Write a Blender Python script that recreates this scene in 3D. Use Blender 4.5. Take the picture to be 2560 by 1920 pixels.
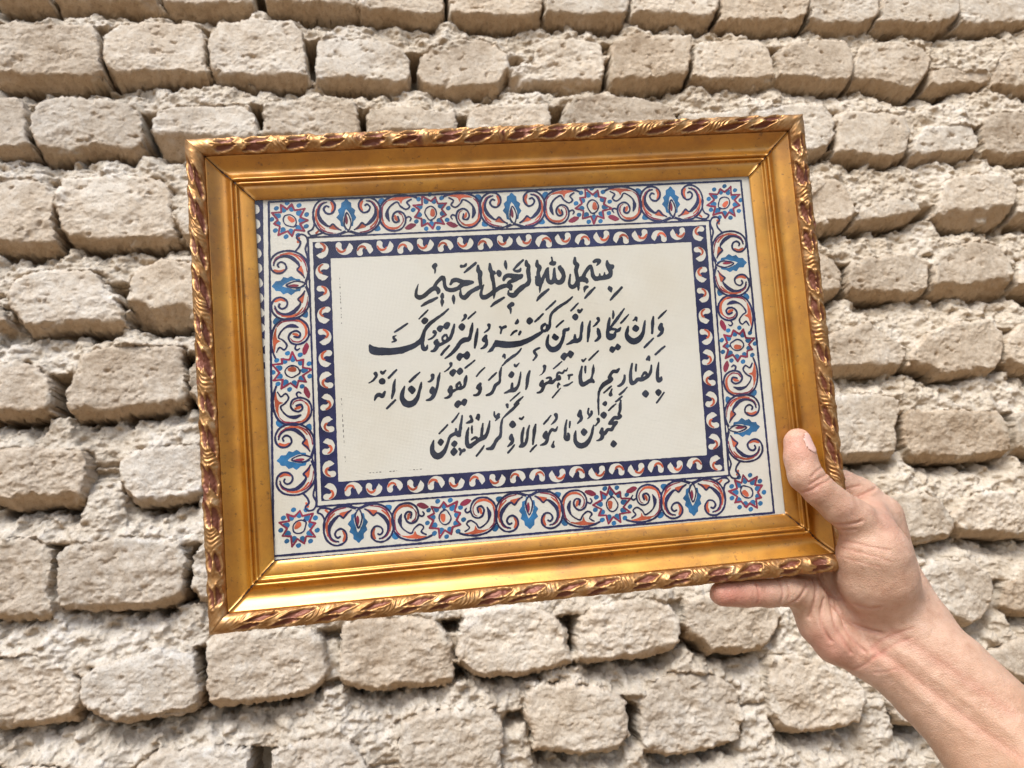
import bpy, math, random
import numpy as np
from mathutils import Matrix, Vector

sc = bpy.context.scene
for o in list(bpy.data.objects):
    bpy.data.objects.remove(o)
C = sc.collection
random.seed(4)

# ------------------------------------------------------------------ camera, light, exposure
CAM_R = Matrix([[0.987561, 0.046844, -0.150098], [-0.135468, -0.231144, -0.963442], [-0.079826, 0.971791, -0.221922]])
CAM_P = Vector((0, 0, 1.45))
cam_d = bpy.data.cameras.new('camera')
cam_d.sensor_width = 36
cam_d.lens = 27.0
cam_d.clip_start = 0.02
cam_d.clip_end = 400
cam_d.dof.use_dof = True
cam_d.dof.focus_distance = 0.545
cam_d.dof.aperture_fstop = 15
cam = bpy.data.objects.new('camera', cam_d)
C.objects.link(cam)
cam.matrix_world = Matrix.Translation(CAM_P) @ CAM_R.to_4x4()
sc.camera = cam

SUN_EL, SUN_AZ = math.radians(53), math.radians(-28)      # azimuth measured from behind the camera, + to the right
w = bpy.data.worlds.new('World')
sc.world = w
w.use_nodes = True
wn = w.node_tree
bg = wn.nodes['Background']
sky = wn.nodes.new('ShaderNodeTexSky')
sky.sky_type = 'NISHITA'
sky.sun_disc = False
sky.sun_elevation = SUN_EL
sky.sun_rotation = math.radians(180 + 28)
sky.dust_density = 4.0
sky.air_density = 1.0
wn.links.new(sky.outputs[0], bg.inputs[0])
bg.inputs[1].default_value = 0.095
sun_d = bpy.data.lights.new('sun', 'SUN')
sun_d.energy = 1.6
sun_d.angle = math.radians(26)
sun_d.color = (1.0, 0.98, 0.95)
sun = bpy.data.objects.new('sun', sun_d)
C.objects.link(sun)
sd = Vector((math.cos(SUN_EL) * math.sin(SUN_AZ), -math.cos(SUN_EL) * math.cos(SUN_AZ), math.sin(SUN_EL)))
sun.rotation_euler = sd.to_track_quat('Z', 'Y').to_euler()
sun.location = sd * 5
vs = sc.view_settings
vs.view_transform = 'Standard'
vs.look = 'None'
vs.exposure = 0.88
vs.gamma = 1
vs.use_curve_mapping = False
sc.cycles.max_bounces = 8
sc.cycles.use_denoising = True

# ------------------------------------------------------------------ helpers
def mesh(name, V, faces, mats, parent=None, smooth=True, midx=None, attrs=None, link=True):
    """faces: list of (n,k) integer arrays"""
    V = np.asarray(V, np.float32)
    me = bpy.data.meshes.new(name)
    me.vertices.add(len(V))
    me.vertices.foreach_set('co', V.ravel())
    faces = [np.asarray(f, np.int32) for f in faces if len(f)]
    nl = sum(f.size for f in faces)
    nf = sum(len(f) for f in faces)
    me.loops.add(nl)
    me.polygons.add(nf)
    me.loops.foreach_set('vertex_index', np.concatenate([f.ravel() for f in faces]))
    tot = np.concatenate([np.full(len(f), f.shape[1], np.int32) for f in faces])
    st = np.concatenate([[0], np.cumsum(tot)[:-1]]).astype(np.int32)
    me.polygons.foreach_set('loop_start', st)
    if smooth:
        me.polygons.foreach_set('use_smooth', np.ones(nf, bool))
    for m in (mats if isinstance(mats, (list, tuple)) else [mats]):
        me.materials.append(m)
    if midx is not None:
        me.polygons.foreach_set('material_index', np.asarray(midx, np.int32))
    for k, a in (attrs or {}).items():
        at = me.attributes.new(k, 'FLOAT', 'POINT')
        at.data.foreach_set('value', np.asarray(a, np.float32))
    me.update(calc_edges=True)
    me.validate()
    ob = bpy.data.objects.new(name, me)
    C.objects.link(ob)
    if parent:
        ob.parent = parent
    return ob

RNG = np.random.RandomState(11)
TAB = RNG.rand(512, 512).astype(np.float32) * 2 - 1
def vn(x, y, seed=0):
    x = x + seed * 37.17
    y = y + seed * 91.73
    xi = np.floor(x).astype(np.int32)
    yi = np.floor(y).astype(np.int32)
    u = (x - xi).astype(np.float32)
    v = (y - yi).astype(np.float32)
    u = u * u * u * (u * (u * 6 - 15) + 10)
    v = v * v * v * (v * (v * 6 - 15) + 10)
    a, b, c, d = xi & 511, (xi + 1) & 511, yi & 511, (yi + 1) & 511
    return (TAB[c, a] * (1 - u) + TAB[c, b] * u) * (1 - v) + (TAB[d, a] * (1 - u) + TAB[d, b] * u) * v
def fbm(x, y, seed=0, oct=4, gain=0.5):
    s = 0
    a = 1.0
    for k in range(oct):
        s = s + a * vn(x * 2 ** k, y * 2 ** k, seed + k * 3)
        a *= gain
    return s

def worley(x, y, seed=0):
    xi, yi = np.floor(x).astype(np.int32), np.floor(y).astype(np.int32)
    fx, fy = (x - xi).astype(np.float32), (y - yi).astype(np.float32)
    f1 = np.full(x.shape, 9.0, np.float32)
    f2 = f1.copy()
    for ox in (-1, 0, 1):
        for oy in (-1, 0, 1):
            a, b = (xi + ox + seed * 17) & 511, (yi + oy + seed * 29) & 511
            d = np.hypot(ox + 0.5 + 0.5 * TAB[b, a] - fx, oy + 0.5 + 0.5 * TAB[a, b] - fy)
            f2 = np.minimum(f2, np.maximum(f1, d))
            f1 = np.minimum(f1, d)
    return f1, f2

class Mat:
    def __init__(self, name, base=(0.5, 0.5, 0.5), rough=0.6, metal=0.0, spec=0.5):
        self.m = bpy.data.materials.new(name)
        self.m.use_nodes = True
        self.t = self.m.node_tree
        self.p = self.t.nodes['Principled BSDF']
        self.p.inputs['Base Color'].default_value = (*base, 1)
        self.p.inputs['Roughness'].default_value = rough
        self.p.inputs['Metallic'].default_value = metal
        self.p.inputs['Specular IOR Level'].default_value = spec
        self.co = self.t.nodes.new('ShaderNodeTexCoord').outputs['Object']
    def n(self, typ, **kw):
        nd = self.t.nodes.new(typ)
        for k, v in kw.items():
            setattr(nd, k, v)
        return nd
    def l(self, a, b):
        self.t.links.new(a, b)
    def noise(self, scale, detail=4, rough=0.55, vec=None, stretch=None):
        nd = self.n('ShaderNodeTexNoise')
        nd.inputs['Scale'].default_value = scale
        nd.inputs['Detail'].default_value = detail
        nd.inputs['Roughness'].default_value = rough
        src = vec or self.co
        if stretch:
            mp = self.n('ShaderNodeMapping')
            mp.inputs['Scale'].default_value = stretch
            self.l(src, mp.inputs['Vector'])
            src = mp.outputs[0]
        self.l(src, nd.inputs['Vector'])
        return nd.outputs['Fac']
    def ramp(self, fac, stops):
        r = self.n('ShaderNodeValToRGB')
        e = r.color_ramp.elements
        while len(e) < len(stops):
            e.new(0.5)
        for el, (p, c) in zip(e, stops):
            el.position = p
            el.color = (*c, 1) if len(c) == 3 else c
        self.l(fac, r.inputs[0])
        return r.outputs[0]
    def mix(self, fac, a, b, blend='MIX'):
        m = self.n('ShaderNodeMix', data_type='RGBA', blend_type=blend)
        for s, v in ((0, fac), (6, a), (7, b)):
            if hasattr(v, 'node'):
                self.l(v, m.inputs[s])
            elif s == 0:
                m.inputs[0].default_value = v
            else:
                m.inputs[s].default_value = (*v, 1)
        return m.outputs[2]
    def math(self, op, a, b=0.0, clamp=False):
        m = self.n('ShaderNodeMath', operation=op, use_clamp=clamp)
        for i, v in enumerate((a, b)):
            if hasattr(v, 'node'):
                self.l(v, m.inputs[i])
            else:
                m.inputs[i].default_value = v
        return m.outputs[0]
    def attr(self, name):
        return self.n('ShaderNodeAttribute', attribute_name=name).outputs['Fac']
    def base(self, c):
        self.l(c, self.p.inputs['Base Color'])
    def bump(self, h, strength=0.3, dist=0.001):
        b = self.n('ShaderNodeBump')
        b.inputs['Strength'].default_value = strength
        b.inputs['Distance'].default_value = dist
        self.l(h, b.inputs['Height'])
        self.l(b.outputs[0], self.p.inputs['Normal'])

def tag(o, label, cat, group=None, kind=None):
    if label: o['label'] = label
    if cat: o['category'] = cat
    if group: o['group'] = group
    if kind: o['kind'] = kind

def catmull(P, closed=False, step=3):
    P = np.asarray(P, float)
    n = len(P)
    if n < 3 and not closed:
        return P
    out = []
    idx = range(n if closed else n - 1)
    for i in idx:
        if closed:
            p0, p1, p2, p3 = P[(i - 1) % n], P[i], P[(i + 1) % n], P[(i + 2) % n]
        else:
            p0, p1, p2, p3 = P[max(i - 1, 0)], P[i], P[i + 1], P[min(i + 2, n - 1)]
        for k in range(step):
            t = k / step
            out.append(0.5 * ((2 * p1) + (p2 - p0) * t + (2 * p0 - 5 * p1 + 4 * p2 - p3) * t * t + (3 * p1 - p0 - 3 * p2 + p3) * t ** 3))
    if not closed:
        out.append(P[-1])
    return np.array(out)

# ------------------------------------------------------------------ ground
mg = Mat('packed_earth', (0.2, 0.16, 0.12), 0.95, spec=0.2)
mg.base(mg.ramp(mg.noise(1.5, 6), [(0.3, (0.20, 0.155, 0.11)), (0.7, (0.30, 0.24, 0.175))]))
g = mesh('ground', [(-60, -60, 0), (60, -60, 0), (60, 60, 0), (-60, 60, 0)], [[[0, 1, 2, 3]]], mg.m)
tag(g, None, None, kind='structure')

# ------------------------------------------------------------------ mud brick wall
WALL_D = 1.3
BRICKS = [
[[-0.691,1.104],[-0.603,1.108],[-0.587,1.054],[-0.623,1.051],[-0.686,1.053]],
[[-0.597,1.108],[-0.415,1.115],[-0.402,1.052],[-0.427,1.048],[-0.499,1.052],[-0.583,1.052]],
[[-0.406,1.115],[-0.235,1.122],[-0.229,1.056],[-0.287,1.055],[-0.372,1.048],[-0.393,1.05]],
[[-0.216,1.123],[-0.037,1.129],[-0.038,1.055],[-0.083,1.052],[-0.156,1.058],[-0.212,1.059]],
[[-0.034,1.13],[0.128,1.136],[0.132,1.059],[0.128,1.041],[0.09,1.042],[0.041,1.044],[-0.035,1.047]],
[[0.142,1.136],[0.334,1.144],[0.33,1.058],[0.318,1.042],[0.274,1.036],[0.195,1.036],[0.138,1.041]],
[[0.344,1.144],[0.515,1.151],[0.506,1.062],[0.497,1.045],[0.42,1.041],[0.333,1.043],[0.327,1.051]],
[[0.519,1.151],[0.713,1.158],[0.703,1.077],[0.687,1.057],[0.674,1.044],[0.593,1.051],[0.542,1.051],[0.509,1.053]],
[[0.725,1.159],[0.918,1.166],[0.907,1.083],[0.891,1.055],[0.852,1.043],[0.758,1.048],[0.688,1.045],[0.705,1.069]],
[[0.925,1.166],[1.087,1.173],[1.068,1.08],[1.046,1.048],[1.015,1.041],[0.949,1.041],[0.898,1.053]],
[[1.093,1.173],[1.278,1.18],[1.259,1.071],[1.248,1.063],[1.199,1.044],[1.157,1.043],[1.05,1.048],[1.067,1.074]],
[[1.282,1.18],[1.521,1.189],[1.483,1.062],[1.402,1.059],[1.34,1.052],[1.278,1.053],[1.236,1.053],[1.261,1.067]],
[[-0.691,1.024],[-0.669,1.005],[-0.653,1.012],[-0.552,1.008],[-0.509,1.009],[-0.503,0.993],[-0.501,0.95],[-0.496,0.922],[-0.491,0.902],[-0.514,0.894],[-0.551,0.892],[-0.609,0.892],[-0.681,0.89]],
[[-0.498,0.993],[-0.468,1.017],[-0.399,1.021],[-0.343,1.021],[-0.326,1.007],[-0.32,0.98],[-0.317,0.94],[-0.315,0.904],[-0.356,0.907],[-0.424,0.906],[-0.477,0.901],[-0.489,0.915],[-0.496,0.947]],
[[-0.315,0.981],[-0.292,1.022],[-0.229,1.031],[-0.157,1.022],[-0.14,1.002],[-0.135,0.954],[-0.132,0.9],[-0.151,0.895],[-0.258,0.898],[-0.309,0.905],[-0.313,0.94]],
[[-0.119,0.989],[-0.098,0.993],[-0.036,0.994],[0.027,0.982],[0.047,0.961],[0.057,0.947],[0.056,0.914],[0.052,0.892],[0.034,0.888],[-0.011,0.891],[-0.04,0.898],[-0.084,0.894],[-0.121,0.895]],
[[0.073,0.962],[0.1,0.98],[0.144,0.995],[0.194,1.0],[0.225,0.99],[0.248,0.965],[0.248,0.926],[0.239,0.908],[0.221,0.883],[0.169,0.886],[0.109,0.886],[0.073,0.892],[0.069,0.92]],
[[0.261,0.932],[0.292,0.959],[0.318,0.995],[0.354,1.009],[0.406,1.008],[0.445,0.998],[0.447,0.962],[0.444,0.925],[0.434,0.896],[0.389,0.896],[0.326,0.9],[0.266,0.901],[0.251,0.898],[0.25,0.922]],
[[0.459,0.991],[0.52,1.015],[0.631,1.01],[0.625,0.947],[0.607,0.909],[0.553,0.903],[0.487,0.9],[0.45,0.893],[0.446,0.92]],
[[0.643,0.999],[0.703,1.006],[0.769,1.006],[0.791,0.991],[0.8,0.962],[0.799,0.929],[0.797,0.912],[0.773,0.904],[0.708,0.905],[0.653,0.897],[0.618,0.909],[0.623,0.933]],
[[0.807,0.973],[0.838,0.996],[0.905,1.011],[0.969,1.007],[0.986,0.98],[0.981,0.938],[0.974,0.921],[0.956,0.902],[0.903,0.905],[0.847,0.908],[0.803,0.912],[0.806,0.935]],
[[0.996,0.984],[1.021,1.008],[1.067,1.017],[1.126,1.014],[1.16,0.999],[1.168,0.969],[1.157,0.934],[1.14,0.912],[1.113,0.889],[1.074,0.896],[1.037,0.911],[0.983,0.914],[0.98,0.931]],
[[1.165,0.945],[1.213,0.95],[1.261,0.943],[1.299,0.944],[1.294,0.913],[1.281,0.906],[1.248,0.909],[1.17,0.895],[1.146,0.904]],
[[1.335,0.98],[1.365,1.004],[1.475,1.018],[1.439,0.904],[1.361,0.901],[1.296,0.902],[1.298,0.925]],
[[-0.68,0.854],[-0.629,0.858],[-0.613,0.833],[-0.612,0.799],[-0.608,0.778],[-0.603,0.758],[-0.631,0.746],[-0.672,0.752]],
[[-0.609,0.824],[-0.597,0.849],[-0.551,0.862],[-0.45,0.85],[-0.43,0.834],[-0.422,0.812],[-0.42,0.78],[-0.423,0.754],[-0.441,0.748],[-0.499,0.754],[-0.542,0.745],[-0.594,0.748],[-0.601,0.768],[-0.609,0.79]],
[[-0.411,0.812],[-0.398,0.838],[-0.328,0.851],[-0.258,0.852],[-0.233,0.833],[-0.225,0.807],[-0.225,0.784],[-0.231,0.75],[-0.393,0.751],[-0.407,0.784]],
[[-0.216,0.852],[-0.142,0.87],[-0.084,0.869],[-0.047,0.854],[-0.042,0.821],[-0.04,0.801],[-0.042,0.753],[-0.214,0.753],[-0.218,0.797]],
[[-0.029,0.841],[0.033,0.848],[0.08,0.842],[0.137,0.835],[0.143,0.815],[0.139,0.786],[0.137,0.752],[-0.033,0.753],[-0.032,0.802]],
[[0.158,0.829],[0.183,0.846],[0.261,0.853],[0.321,0.857],[0.322,0.823],[0.316,0.752],[0.154,0.752]],
[[0.34,0.823],[0.365,0.858],[0.421,0.871],[0.501,0.864],[0.565,0.845],[0.576,0.809],[0.566,0.751],[0.334,0.752]],
[[0.587,0.839],[0.685,0.843],[0.739,0.861],[0.722,0.75],[0.573,0.751]],
[[0.746,0.843],[0.807,0.858],[0.895,0.859],[0.911,0.834],[0.911,0.794],[0.908,0.779],[0.885,0.746],[0.836,0.739],[0.728,0.747]],
[[0.924,0.834],[0.946,0.848],[1.035,0.845],[1.08,0.835],[1.085,0.805],[1.076,0.768],[1.067,0.742],[1.033,0.733],[0.957,0.737],[0.903,0.743],[0.912,0.774]],
[[1.091,0.783],[1.118,0.809],[1.193,0.813],[1.229,0.809],[1.236,0.776],[1.235,0.758],[1.22,0.741],[1.135,0.738],[1.077,0.735],[1.078,0.758]],
[[1.249,0.821],[1.294,0.844],[1.43,0.848],[1.396,0.741],[1.3,0.735],[1.24,0.741],[1.244,0.773]],
[[-0.669,0.696],[-0.625,0.705],[-0.579,0.698],[-0.565,0.671],[-0.564,0.626],[-0.56,0.606],[-0.554,0.576],[-0.572,0.572],[-0.661,0.576]],
[[-0.562,0.683],[-0.554,0.704],[-0.472,0.713],[-0.393,0.706],[-0.376,0.682],[-0.37,0.639],[-0.363,0.604],[-0.361,0.581],[-0.416,0.582],[-0.48,0.58],[-0.538,0.585],[-0.558,0.613],[-0.561,0.633]],
[[-0.365,0.624],[-0.344,0.645],[-0.204,0.649],[-0.2,0.577],[-0.351,0.58],[-0.36,0.601]],
[[0.745,0.688],[0.831,0.695],[0.898,0.687],[0.913,0.659],[0.922,0.631],[0.92,0.613],[0.908,0.594],[0.88,0.587],[0.826,0.59],[0.727,0.594]],
[[0.935,0.631],[0.976,0.645],[1.047,0.647],[1.064,0.626],[1.067,0.604],[1.034,0.598],[0.963,0.593],[0.917,0.594]],
[[1.119,0.668],[1.15,0.689],[1.221,0.699],[1.279,0.692],[1.291,0.666],[1.282,0.626],[1.267,0.602],[1.234,0.586],[1.173,0.585],[1.11,0.594],[1.089,0.607],[1.106,0.627]],
[[1.289,0.63],[1.317,0.666],[1.383,0.676],[1.357,0.589],[1.272,0.598]],
[[-0.654,0.471],[-0.636,0.476],[-0.626,0.453],[-0.62,0.44],[-0.627,0.431],[-0.651,0.434]],
[[-0.626,0.495],[-0.617,0.523],[-0.578,0.536],[-0.521,0.537],[-0.491,0.528],[-0.477,0.502],[-0.455,0.478],[-0.447,0.46],[-0.443,0.435],[-0.467,0.428],[-0.524,0.432],[-0.56,0.431],[-0.599,0.428],[-0.618,0.451],[-0.624,0.468]],
[[-0.442,0.492],[-0.433,0.526],[-0.39,0.551],[-0.338,0.544],[-0.311,0.523],[-0.31,0.435],[-0.374,0.435],[-0.432,0.434],[-0.437,0.463],[-0.445,0.476]],
[[0.754,0.541],[0.83,0.539],[0.859,0.518],[0.873,0.495],[0.868,0.471],[0.869,0.449],[0.85,0.442],[0.736,0.444]],
[[0.886,0.508],[0.931,0.523],[1.005,0.53],[1.056,0.525],[1.063,0.503],[1.055,0.464],[1.048,0.444],[1.017,0.435],[0.966,0.438],[0.917,0.443],[0.877,0.446],[0.876,0.472]],
[[1.076,0.513],[1.101,0.54],[1.168,0.552],[1.234,0.544],[1.245,0.512],[1.241,0.468],[1.228,0.441],[1.173,0.436],[1.104,0.442],[1.058,0.445],[1.062,0.476]],
[[1.26,0.509],[1.34,0.514],[1.316,0.435],[1.241,0.443]],
[[-0.648,0.373],[-0.606,0.382],[-0.572,0.365],[-0.554,0.345],[-0.55,0.314],[-0.546,0.285],[-0.576,0.281],[-0.642,0.283]],
[[-0.515,0.384],[-0.486,0.396],[-0.411,0.399],[-0.348,0.393],[-0.347,0.355],[-0.343,0.317],[-0.346,0.291],[-0.384,0.285],[-0.457,0.28],[-0.524,0.276],[-0.531,0.303],[-0.53,0.323],[-0.516,0.362]],
[[-0.339,0.354],[-0.325,0.381],[-0.259,0.384],[-0.259,0.28],[-0.327,0.284],[-0.338,0.31]],
[[0.724,0.368],[0.821,0.367],[0.909,0.393],[0.93,0.366],[0.962,0.346],[0.968,0.315],[0.959,0.29],[0.903,0.289],[0.838,0.292],[0.712,0.301]],
[[0.978,0.326],[1.02,0.363],[1.079,0.38],[1.164,0.387],[1.185,0.36],[1.18,0.318],[1.172,0.291],[1.149,0.277],[1.083,0.274],[1.032,0.27],[1.018,0.284],[0.965,0.294]],
[[1.193,0.343],[1.231,0.375],[1.302,0.372],[1.274,0.275],[1.205,0.278],[1.18,0.298]],
[[-0.639,0.236],[-0.586,0.238],[-0.503,0.225],[-0.491,0.211],[-0.489,0.184],[-0.495,0.152],[-0.494,0.137],[-0.633,0.141]],
[[-0.447,0.206],[-0.419,0.225],[-0.321,0.23],[-0.311,0.179],[-0.313,0.139],[-0.357,0.132],[-0.417,0.131],[-0.443,0.153],[-0.449,0.181]],
[[0.736,0.251],[0.8,0.254],[0.896,0.249],[0.936,0.235],[0.934,0.21],[0.918,0.182],[0.907,0.125],[0.854,0.124],[0.777,0.13],[0.716,0.137]],
[[0.941,0.204],[0.955,0.215],[1.053,0.21],[1.139,0.203],[1.15,0.177],[1.15,0.134],[1.145,0.113],[1.079,0.109],[0.997,0.113],[0.937,0.12],[0.932,0.151],[0.931,0.18]],
[[1.169,0.198],[1.256,0.2],[1.231,0.111],[1.156,0.118]],
[[-0.63,0.097],[-0.573,0.095],[-0.538,0.073],[-0.535,0.039],[-0.539,0.011],[-0.535,-0.003],[-0.534,-0.032],[-0.571,-0.033],[-0.622,-0.03]],
[[-0.529,0.068],[-0.502,0.08],[-0.427,0.084],[-0.348,0.068],[-0.337,0.05],[-0.341,0.016],[-0.339,-0.021],[-0.382,-0.031],[-0.47,-0.028],[-0.527,-0.018],[-0.531,0.015]],
[[-0.33,0.045],[-0.317,0.066],[-0.234,0.06],[-0.235,-0.035],[-0.321,-0.029],[-0.333,-0.009]],
[[0.858,0.061],[0.953,0.058],[0.987,0.035],[0.997,-0.009],[0.983,-0.028],[0.933,-0.033],[0.871,-0.031]],
[[0.996,0.011],[1.023,0.038],[1.066,0.053],[1.214,0.043],[1.191,-0.042],[1.094,-0.035],[1.015,-0.025],[0.996,-0.009]],
[[-0.618,-0.083],[-0.568,-0.081],[-0.528,-0.092],[-0.504,-0.112],[-0.49,-0.127],[-0.489,-0.159],[-0.495,-0.186],[-0.54,-0.19],[-0.611,-0.187]],
[[-0.484,-0.121],[-0.467,-0.107],[-0.422,-0.097],[-0.376,-0.088],[-0.325,-0.102],[-0.319,-0.128],[-0.314,-0.165],[-0.318,-0.185],[-0.34,-0.192],[-0.397,-0.195],[-0.43,-0.196],[-0.468,-0.182],[-0.485,-0.163],[-0.487,-0.141]],
[[-0.313,-0.084],[-0.283,-0.073],[-0.15,-0.08],[-0.134,-0.094],[-0.128,-0.123],[-0.128,-0.155],[-0.135,-0.173],[-0.153,-0.183],[-0.212,-0.189],[-0.294,-0.19],[-0.306,-0.179],[-0.309,-0.129]],
[[-0.101,-0.08],[-0.073,-0.072],[0.015,-0.075],[0.05,-0.088],[0.061,-0.116],[0.071,-0.125],[0.072,-0.156],[0.07,-0.189],[0.021,-0.193],[-0.053,-0.186],[-0.104,-0.176],[-0.11,-0.15],[-0.107,-0.113]],
[[0.086,-0.092],[0.118,-0.072],[0.21,-0.077],[0.248,-0.101],[0.257,-0.122],[0.263,-0.149],[0.267,-0.177],[0.227,-0.187],[0.175,-0.188],[0.131,-0.188],[0.103,-0.18],[0.079,-0.159],[0.078,-0.118]],
[[0.283,-0.104],[0.304,-0.086],[0.388,-0.077],[0.442,-0.092],[0.455,-0.119],[0.456,-0.155],[0.445,-0.176],[0.389,-0.181],[0.335,-0.181],[0.294,-0.182],[0.274,-0.172],[0.274,-0.136]],
[[0.468,-0.089],[0.531,-0.084],[0.629,-0.109],[0.641,-0.131],[0.634,-0.152],[0.616,-0.17],[0.602,-0.189],[0.558,-0.192],[0.525,-0.187],[0.502,-0.19],[0.491,-0.169],[0.467,-0.155],[0.461,-0.128]],
[[0.91,-0.078],[0.942,-0.064],[1.006,-0.063],[1.047,-0.092],[1.048,-0.126],[1.035,-0.155],[1.011,-0.179],[0.987,-0.185],[0.959,-0.174],[0.912,-0.128]],
[[1.066,-0.124],[1.111,-0.094],[1.178,-0.088],[1.155,-0.18],[1.076,-0.173],[1.053,-0.153]],
[[0.706,-0.089],[0.886,-0.104],[0.891,-0.173],[0.708,-0.167]],
[[-0.406,-0.253],[-0.373,-0.237],[-0.305,-0.236],[-0.245,-0.247],[-0.242,-0.274],[-0.242,-0.345],[-0.415,-0.324]],
[[-0.215,-0.255],[-0.166,-0.242],[-0.094,-0.25],[-0.072,-0.284],[-0.063,-0.319],[-0.074,-0.365],[-0.211,-0.349]],
[[-0.018,-0.235],[0.012,-0.224],[0.082,-0.224],[0.127,-0.231],[0.146,-0.25],[0.144,-0.276],[0.138,-0.301],[0.131,-0.391],[-0.024,-0.372]],
[[0.185,-0.213],[0.213,-0.199],[0.252,-0.203],[0.317,-0.219],[0.349,-0.237],[0.354,-0.265],[0.351,-0.296],[0.333,-0.315],[0.301,-0.319],[0.267,-0.32],[0.224,-0.308],[0.186,-0.308],[0.193,-0.276],[0.18,-0.244]],
[[0.376,-0.245],[0.401,-0.216],[0.457,-0.206],[0.517,-0.222],[0.544,-0.242],[0.55,-0.263],[0.544,-0.304],[0.529,-0.33],[0.481,-0.337],[0.413,-0.339],[0.372,-0.329],[0.368,-0.287]],
[[0.605,-0.2],[0.644,-0.194],[0.713,-0.216],[0.752,-0.243],[0.766,-0.262],[0.762,-0.294],[0.747,-0.321],[0.693,-0.33],[0.65,-0.328],[0.604,-0.318],[0.596,-0.297],[0.593,-0.242]],
[[0.806,-0.281],[0.875,-0.296],[0.931,-0.316],[0.911,-0.346],[0.818,-0.334]],
[[0.982,-0.231],[1.032,-0.22],[1.151,-0.19],[1.125,-0.294],[1.063,-0.288]],
[[-0.608,-0.237],[-0.548,-0.237],[-0.439,-0.26],[-0.424,-0.323],[-0.604,-0.301]],
[[0.424,-0.372],[0.543,-0.377],[0.549,-0.451],[0.417,-0.435]],
[[0.596,-0.387],[0.737,-0.394],[0.74,-0.475],[0.592,-0.456]],
[[-0.266,0.696],[-0.201,0.708],[-0.135,0.696],[-0.129,0.644],[-0.135,0.599],[-0.209,0.596],[-0.27,0.605]],
[[-0.113,0.694],[-0.046,0.707],[0.023,0.695],[0.027,0.642],[0.019,0.596],[-0.057,0.593],[-0.12,0.602]],
[[0.038,0.693],[0.108,0.706],[0.178,0.694],[0.181,0.64],[0.172,0.593],[0.093,0.59],[0.028,0.599]],
[[0.208,0.692],[0.281,0.705],[0.354,0.693],[0.356,0.637],[0.344,0.59],[0.262,0.587],[0.196,0.596]],
[[0.37,0.691],[0.445,0.704],[0.52,0.691],[0.521,0.635],[0.507,0.587],[0.422,0.583],[0.354,0.593]],
[[0.545,0.689],[0.623,0.703],[0.7,0.69],[0.7,0.633],[0.684,0.583],[0.596,0.58],[0.525,0.59]],
[[0.717,0.688],[0.799,0.701],[0.878,0.689],[0.876,0.63],[0.858,0.58],[0.767,0.576],[0.694,0.586]],
[[-0.192,0.542],[-0.127,0.552],[-0.062,0.54],[-0.056,0.497],[-0.063,0.459],[-0.137,0.457],[-0.197,0.467]],
[[-0.044,0.538],[0.023,0.549],[0.09,0.536],[0.095,0.493],[0.087,0.454],[0.011,0.452],[-0.051,0.462]],
[[0.116,0.534],[0.185,0.545],[0.255,0.533],[0.258,0.488],[0.249,0.449],[0.17,0.447],[0.106,0.457]],
[[0.27,0.531],[0.342,0.542],[0.414,0.529],[0.416,0.484],[0.405,0.443],[0.324,0.441],[0.258,0.451]],
[[0.437,0.527],[0.512,0.538],[0.586,0.525],[0.587,0.479],[0.574,0.437],[0.49,0.435],[0.422,0.446]],
[[0.606,0.522],[0.684,0.534],[0.76,0.52],[0.76,0.474],[0.745,0.431],[0.658,0.43],[0.588,0.44]],
[[-0.266,0.399],[-0.204,0.408],[-0.141,0.395],[-0.135,0.362],[-0.141,0.33],[-0.211,0.33],[-0.269,0.34]],
[[-0.12,0.393],[-0.056,0.402],[0.008,0.389],[0.014,0.355],[0.007,0.323],[-0.066,0.322],[-0.126,0.333]],
[[0.023,0.387],[0.089,0.396],[0.155,0.383],[0.16,0.349],[0.152,0.316],[0.077,0.315],[0.015,0.326]],
[[0.185,0.381],[0.253,0.39],[0.322,0.377],[0.326,0.342],[0.317,0.308],[0.238,0.308],[0.175,0.318]],
[[0.337,0.375],[0.409,0.384],[0.479,0.371],[0.482,0.335],[0.472,0.301],[0.391,0.3],[0.326,0.311]],
[[0.502,0.368],[0.577,0.377],[0.649,0.364],[0.651,0.328],[0.639,0.293],[0.556,0.292],[0.488,0.303]],
[[0.665,0.362],[0.742,0.371],[0.817,0.357],[0.818,0.321],[0.805,0.285],[0.718,0.284],[0.649,0.295]],
[[-0.195,0.25],[-0.134,0.258],[-0.072,0.245],[-0.066,0.213],[-0.072,0.179],[-0.142,0.18],[-0.2,0.19]],
[[-0.055,0.242],[0.009,0.25],[0.073,0.237],[0.077,0.204],[0.07,0.17],[-0.002,0.171],[-0.061,0.182]],
[[0.097,0.234],[0.163,0.241],[0.228,0.228],[0.233,0.195],[0.224,0.16],[0.15,0.161],[0.089,0.172]],
[[0.243,0.226],[0.311,0.233],[0.379,0.22],[0.382,0.186],[0.373,0.151],[0.295,0.152],[0.233,0.163]],
[[0.401,0.217],[0.472,0.225],[0.541,0.211],[0.544,0.177],[0.533,0.141],[0.453,0.141],[0.389,0.153]],
[[0.561,0.208],[0.634,0.216],[0.705,0.202],[0.707,0.167],[0.695,0.13],[0.612,0.131],[0.546,0.143]],
[[-0.266,0.116],[-0.207,0.122],[-0.147,0.109],[-0.141,0.075],[-0.147,0.038],[-0.214,0.04],[-0.269,0.051]],
[[-0.127,0.107],[-0.067,0.113],[-0.005,0.099],[-0.0,0.065],[-0.007,0.027],[-0.076,0.029],[-0.133,0.04]],
[[0.009,0.097],[0.071,0.103],[0.134,0.089],[0.139,0.055],[0.131,0.016],[0.06,0.018],[0.001,0.029]],
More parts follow.
